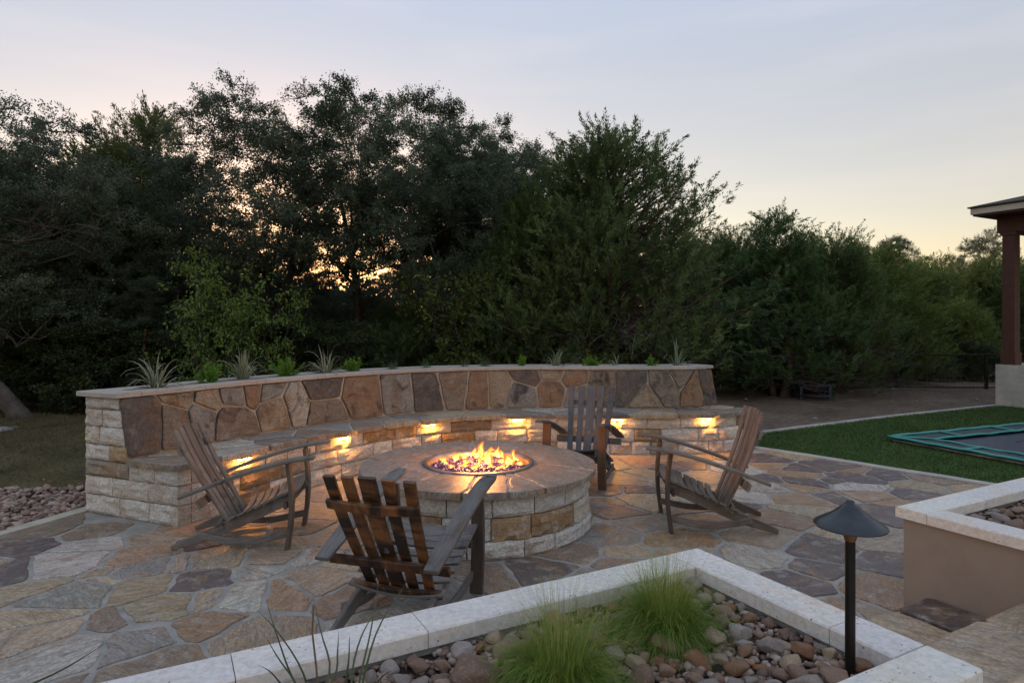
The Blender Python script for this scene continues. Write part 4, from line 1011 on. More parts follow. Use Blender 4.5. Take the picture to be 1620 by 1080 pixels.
def feather(px, py, n, L, label, seed, sc=1.0):
    rng = np.random.default_rng(seed); q = P(px, py, GZ); o = empty('feather_grass', (q.x, q.y, GZ - 0.02)); tag(o, label, 'grass clump', 'feather grass clumps')
    V, t = blades(rng, n, 0.085 * sc, L, (0.0012, 0.0024), 0.74, 0.95, 6); link('blades', quads_mesh('blades', V, t * 0.7), M['feather'], o, (1, 1, 1))
    V, t = blades(rng, n // 10, 0.09 * sc, (L[0] * 0.7, L[1]), (0.0012, 0.0022), 1.05, 1.2, 6); link('dead_blades', quads_mesh('dead_blades', V, t * 0.3 + 0.7), M['feather'], o, (0.85, 0.62, 0.55))
    V, t = blades(rng, n // 7, 0.05 * sc, (L[1] * 0.85, L[1] * 1.4), (0.0008, 0.0014), 0.42, 0.38, 6); link('seed_stalks', quads_mesh('seed_stalks', V, t * 0 + 0.95), M['feather'], o, (1, 0.95, 0.9))
feather(885, 1092, 3000, (0.15, 0.34), 'bright green feather grass clump at the open side of the bed', 31)
feather(1052, 1002, 2900, (0.15, 0.33), 'feather grass clump arching toward the rim corner', 32)
feather(955, 1015, 500, (0.08, 0.19), 'thin wispy feather grass clump between the two full ones', 33, 0.8)
# long stiff blades of the two yuccas nearest the rim
def strap(mb_list, pts, w):
    p = bez(pts, 10)
    for i in range(10):
        T = (p[i+1] - p[i]).normalized(); S = T.cross(Vector((0.1, 1, 0.1))).normalized(); w0, w1 = w * (1 - (i / 10) ** 3), w * (1 - ((i + 1) / 10) ** 3) 
        mb_list.append([p[i] - S * w0 / 2, p[i] + S * w0 / 2, p[i+1] + S * w1 / 2, p[i+1] - S * w1 / 2])
def yucca(lines, Yd, label, w=0.0068):
    o = empty('yucca', (0, 0, 0)); tag(o, label, 'yucca', 'yuccas in the raised bed'); base = None
    for ln in lines:
        Q = []; pts = [PY(x, y, Yd + dy) for x, y, dy in ln]; strap(Q, pts, w); V = np.array([[list(c) for c in q_] for q_ in Q])
        link('leaf_blade', quads_mesh('leaf_blade', V, np.full(len(V), rgv.uniform(0.1, 0.8))), M['yucca'], o, (1, 1, 1))
    return o
yb = (496, 1128, 0.0); yc = (566, 1122, 0.0)
y1 = yucca([[yb, (478, 1060, 0), (440, 1000, .05), (403, 960, .1)], [yb, (462, 1070, .02), (440, 1010, .03), (420, 947, .05)], [(492, 1128, 0), (465, 1075, -.03), (440, 1040, -.06), (417, 1000, -.1)], [yb, (522, 1060, .03), (508, 1000, .05), (494, 936, .08)], [yb, (530, 1068, 0), (534, 1030, 0), (536, 996, 0)], [(490, 1128, 0), (452, 1090, -.04), (428, 1062, -.08), (406, 1050, -.12)]], 1.87, 'yucca with long thin grey-green blades beside the dry stalk')
y2 = yucca([[yc, (570, 1070, 0), (586, 1000, .02), (602, 901, .05)], [yc, (578, 1060, .02), (600, 990, .05), (645, 918, .1)], [yc, (556, 1075, -.02), (570, 1010, -.02), (600, 955, 0)], [(560, 1122, 0), (548, 1085, -.02), (552, 1040, -.03), (553, 1000, -.04)], [(570, 1122, 0), (590, 1090, -.02), (604, 1070, -.04), (622, 1058, -.08)]], 1.89, 'yucca with blades rising over the rim behind the charred chair')
y3 = yucca([[(-60, 1165, 0), (20, 1098, .05), (100, 1058, .12), (172, 1014, .2)], [(-60, 1165, 0), (-60, 1085, 0), (-50, 1020, 0), (-30, 960, 0)], [(-60, 1165, 0), (-110, 1090, 0), (-150, 1040, -.03), (-200, 1010, -.05)]], 1.56, 'yucca with one long blade reaching out low over the flagstones')
o = MB(); o.tube([PY(505, 1120, 1.86), PY(500, 1050, 1.86), PY(494, 1000, 1.86), PY(496, 956, 1.86)], [0.0032, 0.003, 0.0028, 0.0032], 6); o = o.obj('dry_stalk', M['stalk'], y1)
# trough plants
BC = lambda px: float(min(np.linspace(0.1, S_END - 0.1, 500), key=lambda u: abs(proj(bpos(u, 0.93, 1.05))[0] - px)))
def lily(px, label, n, L, seed, col=(1, 1, 1)):
    rng = np.random.default_rng(seed); o = empty('variegated_lily', bpos(BC(px), 0.935, 1.030)); tag(o, label, 'plant', 'variegated lilies in the bench trough')
    V, t = blades(rng, int(n * 1.15), 0.04, (L[0] * 1.15, L[1] * 1.2), (0.015, 0.025), 0.80, 0.60, 6); N_ = len(V)
    link('pale_margins', quads_mesh('pale_margins', V, np.clip(t + 0.25, 0.4, 1)), M['lily'], o, col)
    mid = V.copy(); c0 = (mid[:, 0] + mid[:, 1]) / 2; c1 = (mid[:, 2] + mid[:, 3]) / 2
    k = 0.46; mid = np.stack([c0 + (mid[:, 0] - c0) * k, c0 + (mid[:, 1] - c0) * k, c1 + (mid[:, 2] - c1) * k, c1 + (mid[:, 3] - c1) * k], 1)
    nr = unit(np.cross(V[:, 1] - V[:, 0], V[:, 3] - V[:, 0]))
    link('green_stripes', quads_mesh('green_stripes', np.concatenate([mid + nr[:, None] * 0.0012, mid - nr[:, None] * 0.0012]), np.tile(t * 0.15, 2)), M['lily'], o, col)
lily(247, 'large variegated lily draping over the coping at the limestone bench end', 42, (0.18, 0.36), 61); lily(386, 'variegated lily between the two biggest ferns on the bench trough', 44, (0.20, 0.36), 62)
lily(518, 'variegated lily between two ferns, above the bench lamps', 40, (0.20, 0.38), 63); lily(879, 'silvery lily above the blue-grey chair, beside a low fern', 26, (0.18, 0.33), 64, (0.9, 1, 1.0))
lily(974, 'sparse small lily above the blue-grey chair', 10, (0.14, 0.24), 65, (0.9, 1, 1.0)); lily(1072, 'lily with few long silvery blades at the turf end of the trough', 16, (0.25, 0.42), 66, (0.9, 1, 1.05))
def fern(px, label, n, L, seed):
    """upright plumes of tiny leaflets"""
    rng = np.random.default_rng(seed); o = empty('foxtail_fern', bpos(BC(px), 0.935, 1.030)); tag(o, label, 'fern', 'foxtail ferns in the bench trough'); mb = MB(); P_ = []; A_ = []
    for i in range(n):
        az = rng.uniform(0, 6.28); sp = abs(rng.normal(0, 0.62)); d = np.array([math.cos(az) * math.sin(sp), math.sin(az) * math.sin(sp), math.cos(sp)]); l = rng.uniform(*L)
        b = np.array([math.cos(az), math.sin(az), 0]) * rng.uniform(0, 0.05); m_ = 130; t = rng.random(m_) ** 0.8; p = b + d * (t * l)[:, None] + np.array([0, 0, 1]) * (t ** 2 * 0.12 * l)[:, None]
        mb.tube([b, b + d * l * 0.5 + Vector((0, 0, 0.03 * l)), b + d * l + Vector((0, 0, 0.12 * l))], 0.0018, 3, False)
        P_.append(p); A_.append(unit(rng.normal(size=(m_, 3))) * 0.9 + d * 0.7)
    P_ = np.concatenate(P_); A_ = np.concatenate(A_); k = len(P_)
    mb.obj('stems', M['fern'], o); link('plumes', quads_mesh('plumes', leaf_quads(rng, P_, A_, rng.uniform(0.018, 0.034, k), rng.uniform(0.005, 0.009, k)), rng.random(k)), M['fern'], o, (1, 1, 1))
fern(332, 'bright fern between the large draping lily and the next lily', 20, (0.10, 0.20), 71); fern(450, 'bushiest bright fern in the bench trough', 26, (0.12, 0.22), 72); fern(563, 'small bright fern beside the tufts of fine grass', 18, (0.10, 0.18), 73)
fern(826, 'low fern behind the flames', 12, (0.08, 0.15), 74); fern(934, 'low spreading fern between two silvery lilies', 16, (0.08, 0.15), 75); fern(1030, 'small upright fern near the turf end', 9, (0.10, 0.17), 76)
for px, lab, sd_ in ((622, 'fine grey-green grass tuft next to the small fern', 81), (673, 'small wispy grass tuft on the bench trough', 82), (735, 'sparse grass tuft above the pit flames on the trough', 83), (768, 'low green grass tuft behind the fire on the trough', 84)):
    rng = np.random.default_rng(sd_); V, t = blades(rng, 160 if sd_ in (81, 84) else 80, 0.05, (0.08, 0.19), (0.002, 0.004), 0.75, 0.5, 4); plant('grass_tuft', bpos(BC(px), 0.935, 1.03), V, t, 'tuft', lab, 'grass tuft', 'grass tufts in the bench trough')

# ------------------------------------------------------------------ lawn and turf blades (nobody could count them)
def scatter_blades(name, n, fn, L, W, mat, seed, label, cat, lean=0.6):
    rng = np.random.default_rng(seed); p = fn(rng, n); n = len(p); a = rng.normal(size=(n, 3)) * lean + np.array([0, 0, 1.0]); l = rng.uniform(*L, n); A = unit(a); S = unit(np.cross(A, rng.normal(size=(n, 3)))); w = rng.uniform(*W, n)[:, None]
    tip = p + A * l[:, None]; V = np.stack([p - S * w / 2, p + S * w / 2, tip + S * w * 0.15, tip - S * w * 0.15], 1); cl = np.array([mnoise.noise((x * 1.7, y * 1.7, 5.0)) for x, y, z in p]) * 0.35
    o = link(name, quads_mesh(name, V, np.clip(rng.normal(0.5, 0.2, n) + cl, 0, 1)), M[mat], None, (1, 1, 1)); stuff(o); o['label'] = label; o['category'] = cat; return o
lv = np.array(lawn_v).reshape(17, 23, 3)
def on_lawn(rng, n):
    s = 1 - (1 - rng.random(n)) ** 0.55 * 0.999; s = 1 - (1 - s) * 0.62; t = rng.random(n) ** 1.3; i = np.minimum((s * 22).astype(int), 21); j = np.minimum((t * 16).astype(int), 15); fs = (s * 22 - i)[:, None]; ft = (t * 16 - j)[:, None]
    return lv[j, i] * (1 - fs) * (1 - ft) + lv[j, i + 1] * fs * (1 - ft) + lv[j + 1, i] * (1 - fs) * ft + lv[j + 1, i + 1] * fs * ft
scatter_blades('dry_grass', 60000, on_lawn, (0.03, 0.075), (0.004, 0.008), 'drygrass', 91, 'short dry yellowish grass of the lawn beside the pebble bed', 'grass', 1.1)
def on_turf(rng, n):
    p = np.stack([rng.uniform(3.2, 11, n), rng.uniform(5.0, 12.7, n), np.full(n, 0.010)], 1); k = np.array([in_poly(x, y, TURF) for x, y, z in p]); return p[k]
scatter_blades('turf_blades', 90000, on_turf, (0.022, 0.042), (0.006, 0.011), 'turfblade', 92, 'dense short artificial turf around the trampoline', 'grass', 0.6)

# ------------------------------------------------------------------ sunken trampoline
tr = empty('trampoline', (5.2, 8.85, 0.0)); tag(tr, 'rectangular trampoline with teal padded frame set low in the turf', 'trampoline')
ta = Vector((2.77, 1.12)).normalized(); tb = Vector((ta.y, -ta.x)); LA_, LB_ = 4.3, 3.0
def tp(a, b, z): p = ta * a + tb * b; return Vector((p.x, p.y, z))
def run(fn, L, n, amp, ph): return [fn(L * i / n) + Vector((0, 0, amp * math.sin(i * 2.1 + ph) + 0.5 * amp * math.sin(i * 5.3 + ph))) for i in range(n + 1)]
W_ = 0.36
def flat(o): o.scale = (1, 1, 0.5); o.location = (0, 0, 0.040); return o
for fn, L in ((lambda s: tp(s, 0, 0.085), LA_), (lambda s: tp(0, s, 0.085), LB_), (lambda s: tp(s, LB_, 0.085), LA_), (lambda s: tp(LA_, s, 0.085), LB_)):
    mb = MB(); mb.tube(run(fn, L, 22, 0.008, L), 0.034, 10); flat(mb.obj('outer_roll', M['teal'], tr, True))
for fn, L in ((lambda s: tp(W_ + s, W_, 0.080), LA_ - 2 * W_), (lambda s: tp(W_, W_ + s, 0.080), LB_ - 2 * W_), (lambda s: tp(W_ + s, LB_ - W_, 0.080), LA_ - 2 * W_), (lambda s: tp(LA_ - W_, W_ + s, 0.080), LB_ - 2 * W_)):
    mb = MB(); mb.tube(run(fn, L, 18, 0.012, L + 1), 0.028, 10); flat(mb.obj('inner_roll', M['teal'], tr, True))
for a in (0.0, 1.0, 2.15, 3.3, 4.3):
    for b0, b1, ia in ((0, W_, 1), (LB_ - W_, LB_, 1)):
        aa_ = min(max(a, 0), LA_); e = W_ if a == 0 else (LA_ - W_ if a == 4.3 else aa_)
        mb = MB(); mb.tube([tp(aa_ if b0 == 0 else e, b0, 0.088), tp(e if b0 == 0 else aa_, b1, 0.086)], 0.026, 8); flat(mb.obj('cross_roll', M['teal'], tr, True))
for b in (1.0, 2.0):
    for a0, a1 in ((0, W_), (LA_ - W_, LA_)): mb = MB(); mb.tube([tp(a0, b, 0.088), tp(a1, b, 0.086)], 0.026, 8); flat(mb.obj('cross_roll', M['teal'], tr, True))
for a0, a1, b0, b1 in ((0.03, LA_ - 0.03, 0.03, W_), (0.03, LA_ - 0.03, LB_ - W_, LB_ - 0.03), (0.03, W_, W_ + 0.001, LB_ - W_ - 0.001), (LA_ - W_, LA_ - 0.03, W_ + 0.001, LB_ - W_ - 0.001)):
    mb = MB(); mb.add([tp(a0, b0, 0.070), tp(a1, b0, 0.070), tp(a1, b1, 0.070), tp(a0, b1, 0.070)], [(0, 1, 2, 3)]); mb.obj('spring_pad', M['pad'], tr)
mb = MB(); mb.add([tp(W_, W_, 0.045), tp(LA_ - W_, W_, 0.045), tp(LA_ - W_, LB_ - W_, 0.045), tp(W_, LB_ - W_, 0.045)], [(0, 1, 2, 3)]); mb.obj('jump_mat', M['mat_bed'], tr)
mb = MB(); mb.tube([tp(0.05, 0.05, 0.03), tp(LA_ - 0.05, 0.05, 0.03), tp(LA_ - 0.05, LB_ - 0.05, 0.03), tp(0.05, LB_ - 0.05, 0.03), tp(0.05, 0.05, 0.03)], 0.028, 8); mb.obj('steel_frame', M['steel'], tr)
q = P(1608, 697, 0.06); mb = MB(); mb.tube([(q.x, q.y, 0.056), (q.x + 0.2, q.y + 0.12, 0.062), (q.x + 0.42, q.y + 0.18, 0.060)], 0.006, 5); tag(mb.obj('twig', M['twig']), 'short dry twig lying on the trampoline mat', 'twig')

# ------------------------------------------------------------------ pavilion
pv = empty('pavilion', (9.58, 12.70, 0)); tag(pv, 'pavilion corner with brown timber post on a pale concrete plinth', 'pavilion')
def pvp(a, b, z): p = U1 * a + U2 * b; return Vector((p.x, p.y, z))
def pbox(a0, a1, b0, b1, z0, z1, nm, mt):
    mb = MB(); q = [pvp(a0,b0,z0), pvp(a1,b0,z0), pvp(a1,b1,z0), pvp(a0,b1,z0), pvp(a0,b0,z1), pvp(a1,b0,z1), pvp(a1,b1,z1), pvp(a0,b1,z1)]
    mb.add(q, [(0,3,2,1),(4,5,6,7),(0,1,5,4),(1,2,6,5),(2,3,7,6),(3,0,4,7)]); return mb.obj(nm, M[mt], pv)
pbox(0, 5, 0, 4.5, -0.05, 0.82, 'plinth', 'concrete')
for a0, b0 in ((0.06, 0.06), (0.06, 3.6), (4.0, 0.06)):
    pbox(a0 + 0.02, a0 + 0.23, b0 + 0.02, b0 + 0.23, 0.822, 3.42, 'post', 'brown_paint'); pbox(a0, a0 + 0.25, b0, b0 + 0.25, 0.823, 1.07, 'post_base', 'brown_paint'); pbox(a0, a0 + 0.25, b0, b0 + 0.25, 3.36, 3.419, 'post_collar', 'brown_paint')
pbox(0.05, 0.30, 0.0, 4.6, 3.422, 3.74, 'beam', 'brown_paint'); pbox(0.301, 5.0, 0.05, 0.30, 3.422, 3.739, 'beam', 'brown_paint')
pbox(-0.42, 5.4, -0.20, 5.0, 3.742, 3.775, 'soffit', 'brown_paint'); pbox(-0.45, 5.4, -0.23, 5.0, 3.776, 3.89, 'fascia', 'fascia')
mb = MB(); mb.add([pvp(-0.49, -0.27, 3.902), pvp(5.4, -0.27, 3.902), pvp(5.4, 5.2, 3.902), pvp(-0.49, 5.2, 3.902), pvp(-0.49, -0.27, 3.925), pvp(5.4, -0.27, 3.925), pvp(5.4, 5.2, 3.925), pvp(-0.49, 5.2, 3.925), pvp(2.4, 2.4, 4.7)], [(0,1,5,4),(1,2,6,5),(2,3,7,6),(3,0,4,7),(4,5,8),(5,6,8),(6,7,8),(7,4,8),(0,3,2,1)]); mb.obj('roof', M['shingle'], pv)

# ------------------------------------------------------------------ wire fence and ring table at the yard's edge
fe = empty('wire_fence', (0, 0, 0)); tag(fe, 'low black welded-wire fence along the back of the dirt yard', 'fence')
FX = [5.2, 7.35, 9.5, 11.65, 13.8, 16.0]; FY = lambda x: 15.8 - 0.02 * (x - 9.5); FH = 0.86
for x in FX: mb = MB(); mb.box((x - 0.03, FY(x) - 0.03, -0.1), (x + 0.03, FY(x) + 0.03, FH + 0.05)); mb.obj('post', M['black'], fe)
for z in (0.06, FH): mb = MB(); mb.tube([(x, FY(x) - 0.034, z) for x in FX], 0.016, 6); mb.obj('rail', M['black'], fe)
mb = MB()
for z in np.arange(0.12, FH, 0.09): mb.tube([(FX[0], FY(FX[0]) - 0.04, z), (FX[-1], FY(FX[-1]) - 0.04, z)], 0.0022, 3)
for x in np.arange(FX[0], FX[-1], 0.09): mb.tube([(x, FY(x) - 0.042, 0.06), (x, FY(x) - 0.042, FH)], 0.0022, 3)
stuff(mb.obj('wire_mesh', M['black'], fe))
q = P(1286, 628); rt = empty('fire_ring', (q.x, q.y, -0.02)); tag(rt, 'old round metal fire ring on legs under the junipers', 'fire ring'); kx = q.y / F_PX
R0 = 30 * kx; hh = lambda y: (628 - y) * kx
for y_, nm in ((606, 'upper_ring'), (622, 'lower_ring')): mb = MB(); mb.tube([(R0 * math.cos(i * math.pi / 16), R0 * math.sin(i * math.pi / 16), hh(y_)) for i in range(33)], 0.022, 8, False); mb.obj(nm, M['blue'], rt, True)
mb = MB(); mb.lathe([(0.0, hh(618)), (R0 * 0.5, hh(618)), (R0 * 0.86, hh(611)), (R0 * 0.95, hh(607)), (R0 * 0.88, hh(607)), (R0 * 0.5, hh(614)), (0, hh(614))], 28); mb.obj('bowl', M['rust'], rt, True)
for i in range(4): a = 0.5 + i * math.pi / 2; mb = MB(); mb.box((-0.03, -0.03, 0.0), (0.03, 0.03, hh(605)), Matrix.Translation((R0 * 0.97 * math.cos(a), R0 * 0.97 * math.sin(a), 0))); mb.obj('leg', M['blue'], rt)
rgk = random.Random(9)
for px, py, r_ in ((1432, 617, .10), (1414, 618, .13), (1486, 624, .05), (1384, 622, .06), (1450, 634, .03), (1290, 662, .05), (1180, 632, .06), (1545, 632, .05), (1345, 620, .07), (20, 684, .16), (5, 688, .2), (40, 680, .12), (112, 750, .09)):
    q = P(px, py); o = link('rock', rgk.choice(RS), None, None, rgk.choice([(0.30, 0.28, 0.26), (0.24, 0.21, 0.19), (0.36, 0.34, 0.33)])); o.location = (q.x, q.y, r_ * 0.2); o.scale = (r_, r_ * 0.8, r_ * 0.7); o.rotation_euler = (0, 0, rgk.uniform(0, 6))
    tag(o, 'pale rock lying on the edge of the dry lawn' if px < 200 else 'pale loose rock lying on the dirt yard', 'rock', 'rocks by the dry lawn' if px < 200 else 'rocks on the dirt yard')
# ------------------------------------------------------------------ trees
def tubes_np(paths, name, sides=5):
    mb = MB()
    for p, r in paths: mb.tube(p, r, sides, False)
    return mesh(name, mb.v, mb.f, mb.uv, True)
def wander(rng, a, b, n, amp):
    a, b = np.array(a, float), np.array(b, float); L = np.linalg.norm(b - a); out = []
    o1, o2 = rng.normal(0, amp * L, 3), rng.normal(0, amp * L * 0.5, 3)
    for i in range(n + 1):
        t = i / n; out.append(a + (b - a) * t + o1 * math.sin(math.pi * t) + o2 * math.sin(2 * math.pi * t))
    return out
def lump(d, seed, f=1.6):
    return mnoise.noise((d[0] * f + seed, d[1] * f, d[2] * f)) 
def make_oak(seed, H, R, z0=0.30, clumps=185, tw=13, lf=49, leaf=(0.034, 0.060), stems=2, thick=0.16):
    """live oak: crooked stems, spreading limbs, leaf clumps on twigs"""
    rng = np.random.default_rng(seed); paths = []; nodes = []
    for s in range(stems):
        az = rng.uniform(0, 6.28); base = np.array([math.cos(az), math.sin(az), 0]) * 0.12 * s; top = np.array([math.cos(az) * R * 0.25, math.sin(az) * R * 0.25, H * rng.uniform(0.62, 0.8)])
        p = wander(rng, base - [0, 0, 0.1], top, 9, 0.07); k = thick * (1 if s == 0 else 0.75); rr = [k * (1.25 if i == 0 else 1) * (1 - 0.8 * i / 9) for i in range(10)]; paths.append((p, rr)); nodes += [(p[i], rr[i]) for i in range(2, 10)]
    cs = []; tries = 0
    while len(cs) < clumps and tries < 9000:
        tries += 1; d = rng.normal(size=3); d /= np.linalg.norm(d); k = rng.uniform(0.25, 1.0) ** 0.45 * (1 + 0.45 * lump(d, seed)); zc = H * (z0 + 1) / 2; hz = H * (1 - z0) / 2
        c = np.array([d[0] * R * k, d[1] * R * k, zc + d[2] * hz * min(k, 1.05)])
        if c[2] < H * z0 * 0.8: continue
        if cs and min(np.linalg.norm(c - q) for q in cs) < R * 0.135: continue
        cs.append(c)
    LP, LA2, tint = [], [], []
    for c in cs:
        cand = [(np.linalg.norm(c - n_) + max(0, n_[2] - c[2] + 0.2) * 3, n_, r_) for n_, r_ in nodes]; _, n_, r_ = min(cand, key=lambda t: t[0])
        p = wander(rng, n_, c, 5, 0.12); r0 = min(r_ * 0.6, 0.022 + 0.018 * np.linalg.norm(c - n_)); paths.append((p, [r0 * (1 - 0.82 * i / 5) for i in range(6)])); nodes += [(p[3], r0 * 0.5), (p[4], r0 * 0.4)]
        cr = R * rng.uniform(0.12, 0.21); base_t = rng.normal(0.5, 0.20)
        for t in range(tw):
            d = rng.normal(size=3); d[2] = d[2] * 0.7 + 0.25; d /= np.linalg.norm(d); e = c + d * cr * np.array([1, 1, 0.72]) * rng.uniform(0.55, 1.15)
            paths.append(([c, (c + e) / 2 + rng.normal(0, 0.04, 3), e], [0.008, 0.006, 0.002])); n_l = int(lf * rng.uniform(0.6, 1.4)); tt = rng.uniform(0.45, 1.08, n_l)
            LP.append(c + (e - c) * tt[:, None] + rng.normal(0, 0.046, (n_l, 3))); LA2.append(d * 0.6 + rng.normal(0, 0.75, (n_l, 3))); tint.append(np.clip(rng.normal(base_t + 0.12 * d[2], 0.17, n_l), 0, 1))
    LP, LA2, tint = np.concatenate(LP), np.concatenate(LA2), np.concatenate(tint); n = len(LP)
    return tubes_np(paths, 'trunk'), quads_mesh('crown', leaf_quads(rng, LP, LA2, rng.uniform(*leaf, n), rng.uniform(leaf[0] * 0.6, leaf[1] * 0.6, n)), tint)
def make_juniper(seed, H, R, z0=0.10, br=150, spr=13, lf=46, stems=2, power=1.0, dead=60, topspike=0.25):
    """juniper: ascending branches carrying feathery upright sprays, dead grey twigs inside"""
    rng = np.random.default_rng(seed); paths = []; dpaths = []; LP, LA2, tint = [], [], []
    tops = []
    for s in range(stems):
        az = rng.uniform(0, 6.28); b = np.array([math.cos(az), math.sin(az), 0]) * 0.10; tp_ = np.array([math.cos(az) * R * 0.16 * (s > 0), math.sin(az) * R * 0.16 * (s > 0), H * (0.93 if s == 0 else rng.uniform(0.7, 0.88))]); p = wander(rng, b - [0, 0, 0.1], tp_, 10, 0.035)
        paths.append((p, [(0.115 if s == 0 else 0.08) * (1 - 0.9 * i / 10) * (1.3 if i == 0 else 1) for i in range(11)])); tops.append(p)
    for k in range(br):
        t = (k + rng.random()) / br; p = tops[rng.integers(0, stems)]; hz = z0 + (0.97 - z0) * t ** 0.85; idx = hz * 10; i = min(int(idx), 9); o = p[i] + (p[i + 1] - p[i]) * (idx - i)
        az = rng.uniform(0, 6.28); d = np.array([math.cos(az), math.sin(az), 0.0]); prof = max(0.05, (1 - t ** 1.25)) ** power * (1.0 if t > 0.12 else 0.75 + 2 * t)
        ln = R * prof * rng.uniform(0.62, 1.08) * (1 + 0.24 * lump((d[0], d[1], t * 2.2), seed)) + 0.12; rise = (0.22 + 0.75 * t) * ln
        e = o + d * ln + np.array([0, 0, rise]); mid = (o + e) / 2 + np.array([0, 0, -0.10 * ln]) + rng.normal(0, 0.04 * ln, 3)
        paths.append(([o, mid, e], [0.012 + 0.016 * ln, 0.008 + 0.008 * ln, 0.003])); bt = rng.normal(0.45, 0.21)
        m_ = max(4, int(spr * (0.55 + ln / R)))
        for j in range(m_):
            u = rng.uniform(0.30, 1.0) ** 0.75; q = (1 - u) ** 2 * o + 2 * u * (1 - u) * mid + u * u * e + rng.normal(0, 0.09 + 0.05 * ln, 3)
            ax = unit(d * rng.uniform(0.2, 0.9) + np.array([0, 0, rng.uniform(0.35, 1.1)]) + rng.normal(0, 0.32, 3)); l = rng.uniform(0.18, 0.42) * (1.25 if t > 0.75 else 1)
            n_l = int(lf * rng.uniform(0.7, 1.3)); tt = rng.random(n_l) ** 0.8; sp = (1 - 0.75 * tt)[:, None]
            LP.append(q + ax * (tt * l)[:, None] + rng.normal(0, 0.035, (n_l, 3)) * sp); LA2.append(ax + rng.normal(0, 0.42, (n_l, 3))); tint.append(np.clip(rng.normal(bt + 0.15 * (u - 0.6) + 0.18 * tt, 0.13, n_l), 0, 1))
    for p in tops:                                                            # leading shoots
        for j in range(14):
            q = p[-1] - np.array([0, 0, rng.uniform(0, 0.55)]) + rng.normal(0, 0.10, 3) * [1, 1, 0]; ax = unit(np.array([0, 0, 1.0]) + rng.normal(0, 0.22, 3)); l = rng.uniform(0.35, 0.7); n_l = 70; tt = rng.random(n_l); sp = (1 - 0.85 * tt)[:, None]
            LP.append(q + ax * (tt * l)[:, None] + rng.normal(0, 0.045, (n_l, 3)) * sp); LA2.append(ax + rng.normal(0, 0.35, (n_l, 3))); tint.append(np.clip(rng.normal(0.55, 0.13, n_l), 0, 1))
    for k in range(dead):
        p = tops[rng.integers(0, stems)]; hz = rng.uniform(0.08, 0.5) * 10; i = int(hz); o = p[i]; az = rng.uniform(0, 6.28); ln = R * rng.uniform(0.5, 0.98); e = o + np.array([math.cos(az) * ln, math.sin(az) * ln, rng.uniform(-0.15, 0.35) * ln]); w = wander(rng, o, e, 5, 0.10); dpaths.append((w, [0.016 * (1 - 0.8 * q / 5) for q in range(6)]))
        for j in range(7):
            a = w[rng.integers(2, 6)]; dd = unit((e - o) + rng.normal(0, 0.7, 3) * ln); l = rng.uniform(0.2, 0.55); dpaths.append(([a, a + dd * l * 0.5 + rng.normal(0, 0.03, 3), a + dd * l + rng.normal(0, 0.05, 3)], [0.006, 0.004, 0.002]))
    LP, LA2, tint = np.concatenate(LP), np.concatenate(LA2), np.concatenate(tint); n = len(LP)
    return tubes_np(paths, 'trunk'), quads_mesh('crown', leaf_quads(rng, LP, LA2, rng.uniform(0.045, 0.090, n), rng.uniform(0.011, 0.019, n)), tint), (tubes_np(dpaths, 'dead_twigs', 3) if dpaths else None)
def make_sapling(seed, H, R, stems=6, tw=150, lf=26, leaf=(0.050, 0.085)):
    rng = np.random.default_rng(seed); paths = []; LP, LA2, tint = [], [], []
    for s in range(stems):
        az = rng.uniform(0, 6.28); top = np.array([math.cos(az) * R * rng.uniform(0.2, 0.8), math.sin(az) * R * rng.uniform(0.2, 0.8), H * rng.uniform(0.7, 1.0)]); p = wander(rng, np.array([math.cos(az), math.sin(az), 0]) * 0.06 - [0, 0, 0.05], top, 8, 0.06); paths.append((p, [0.022 * (1 - 0.85 * i / 8) for i in range(9)]))
        for k in range(tw // stems):
            i = rng.integers(2, 9); a = p[min(i, 8)]; d = unit(rng.normal(size=3) + np.array([0, 0, 0.35])); l = R * rng.uniform(0.25, 0.62) * (1.1 - 0.06 * i); e = a + d * l; paths.append(([a, (a + e) / 2 + rng.normal(0, 0.03, 3), e], [0.007, 0.005, 0.002])); tt = rng.uniform(0.25, 1.05, lf)
            LP.append(a + (e - a) * tt[:, None] + rng.normal(0, 0.045, (lf, 3))); LA2.append(d * 0.5 + rng.normal(0, 0.6, (lf, 3)) + np.array([0, 0, -0.35])); tint.append(np.clip(rng.normal(0.35 + 0.35 * a[2] / H, 0.2, lf), 0, 1))
    LP, LA2, tint = np.concatenate(LP), np.concatenate(LA2), np.concatenate(tint); n = len(LP)
    return tubes_np(paths, 'trunk', 4), quads_mesh('crown', leaf_quads(rng, LP, LA2, rng.uniform(*leaf, n), rng.uniform(leaf[0] * 0.45, leaf[1] * 0.45, n), 0.15), tint)

OAKS = [make_oak(101, 6.6, 2.9, 0.34), make_oak(102, 6.8, 2.6, 0.40, 170), make_oak(103, 6.2, 3.0, 0.22, 190)]
JUNS = [make_juniper(201, 5.6, 2.35, 0.14, 230, 15, 50, 3, 0.85, 90), make_juniper(202, 5.0, 1.7, 0.08, 170, 14, 48, 2, 0.9, 40), make_juniper(203, 4.6, 1.9, 0.06, 170, 14, 48, 3, 0.75, 50)]
SAPS = [make_sapling(301, 2.7, 1.15), make_sapling(302, 2.4, 1.2, 7, 150)]
BUSH = [make_oak(401, 2.6, 1.7, 0.02, 110, 11, 30, (0.045, 0.075), 4, 0.035), make_juniper(402, 2.6, 1.6, 0.03, 90, 11, 40, 3, 0.6, 50)]
for _l in (OAKS, JUNS, SAPS, BUSH):
    for _t in _l:
        z_ = np.zeros(len(_t[1].vertices) * 3, np.float32); _t[1].vertices.foreach_get('co', z_); _t[1]['head'] = float(np.percentile(z_.reshape(-1, 3)[:, 2], 99.995))
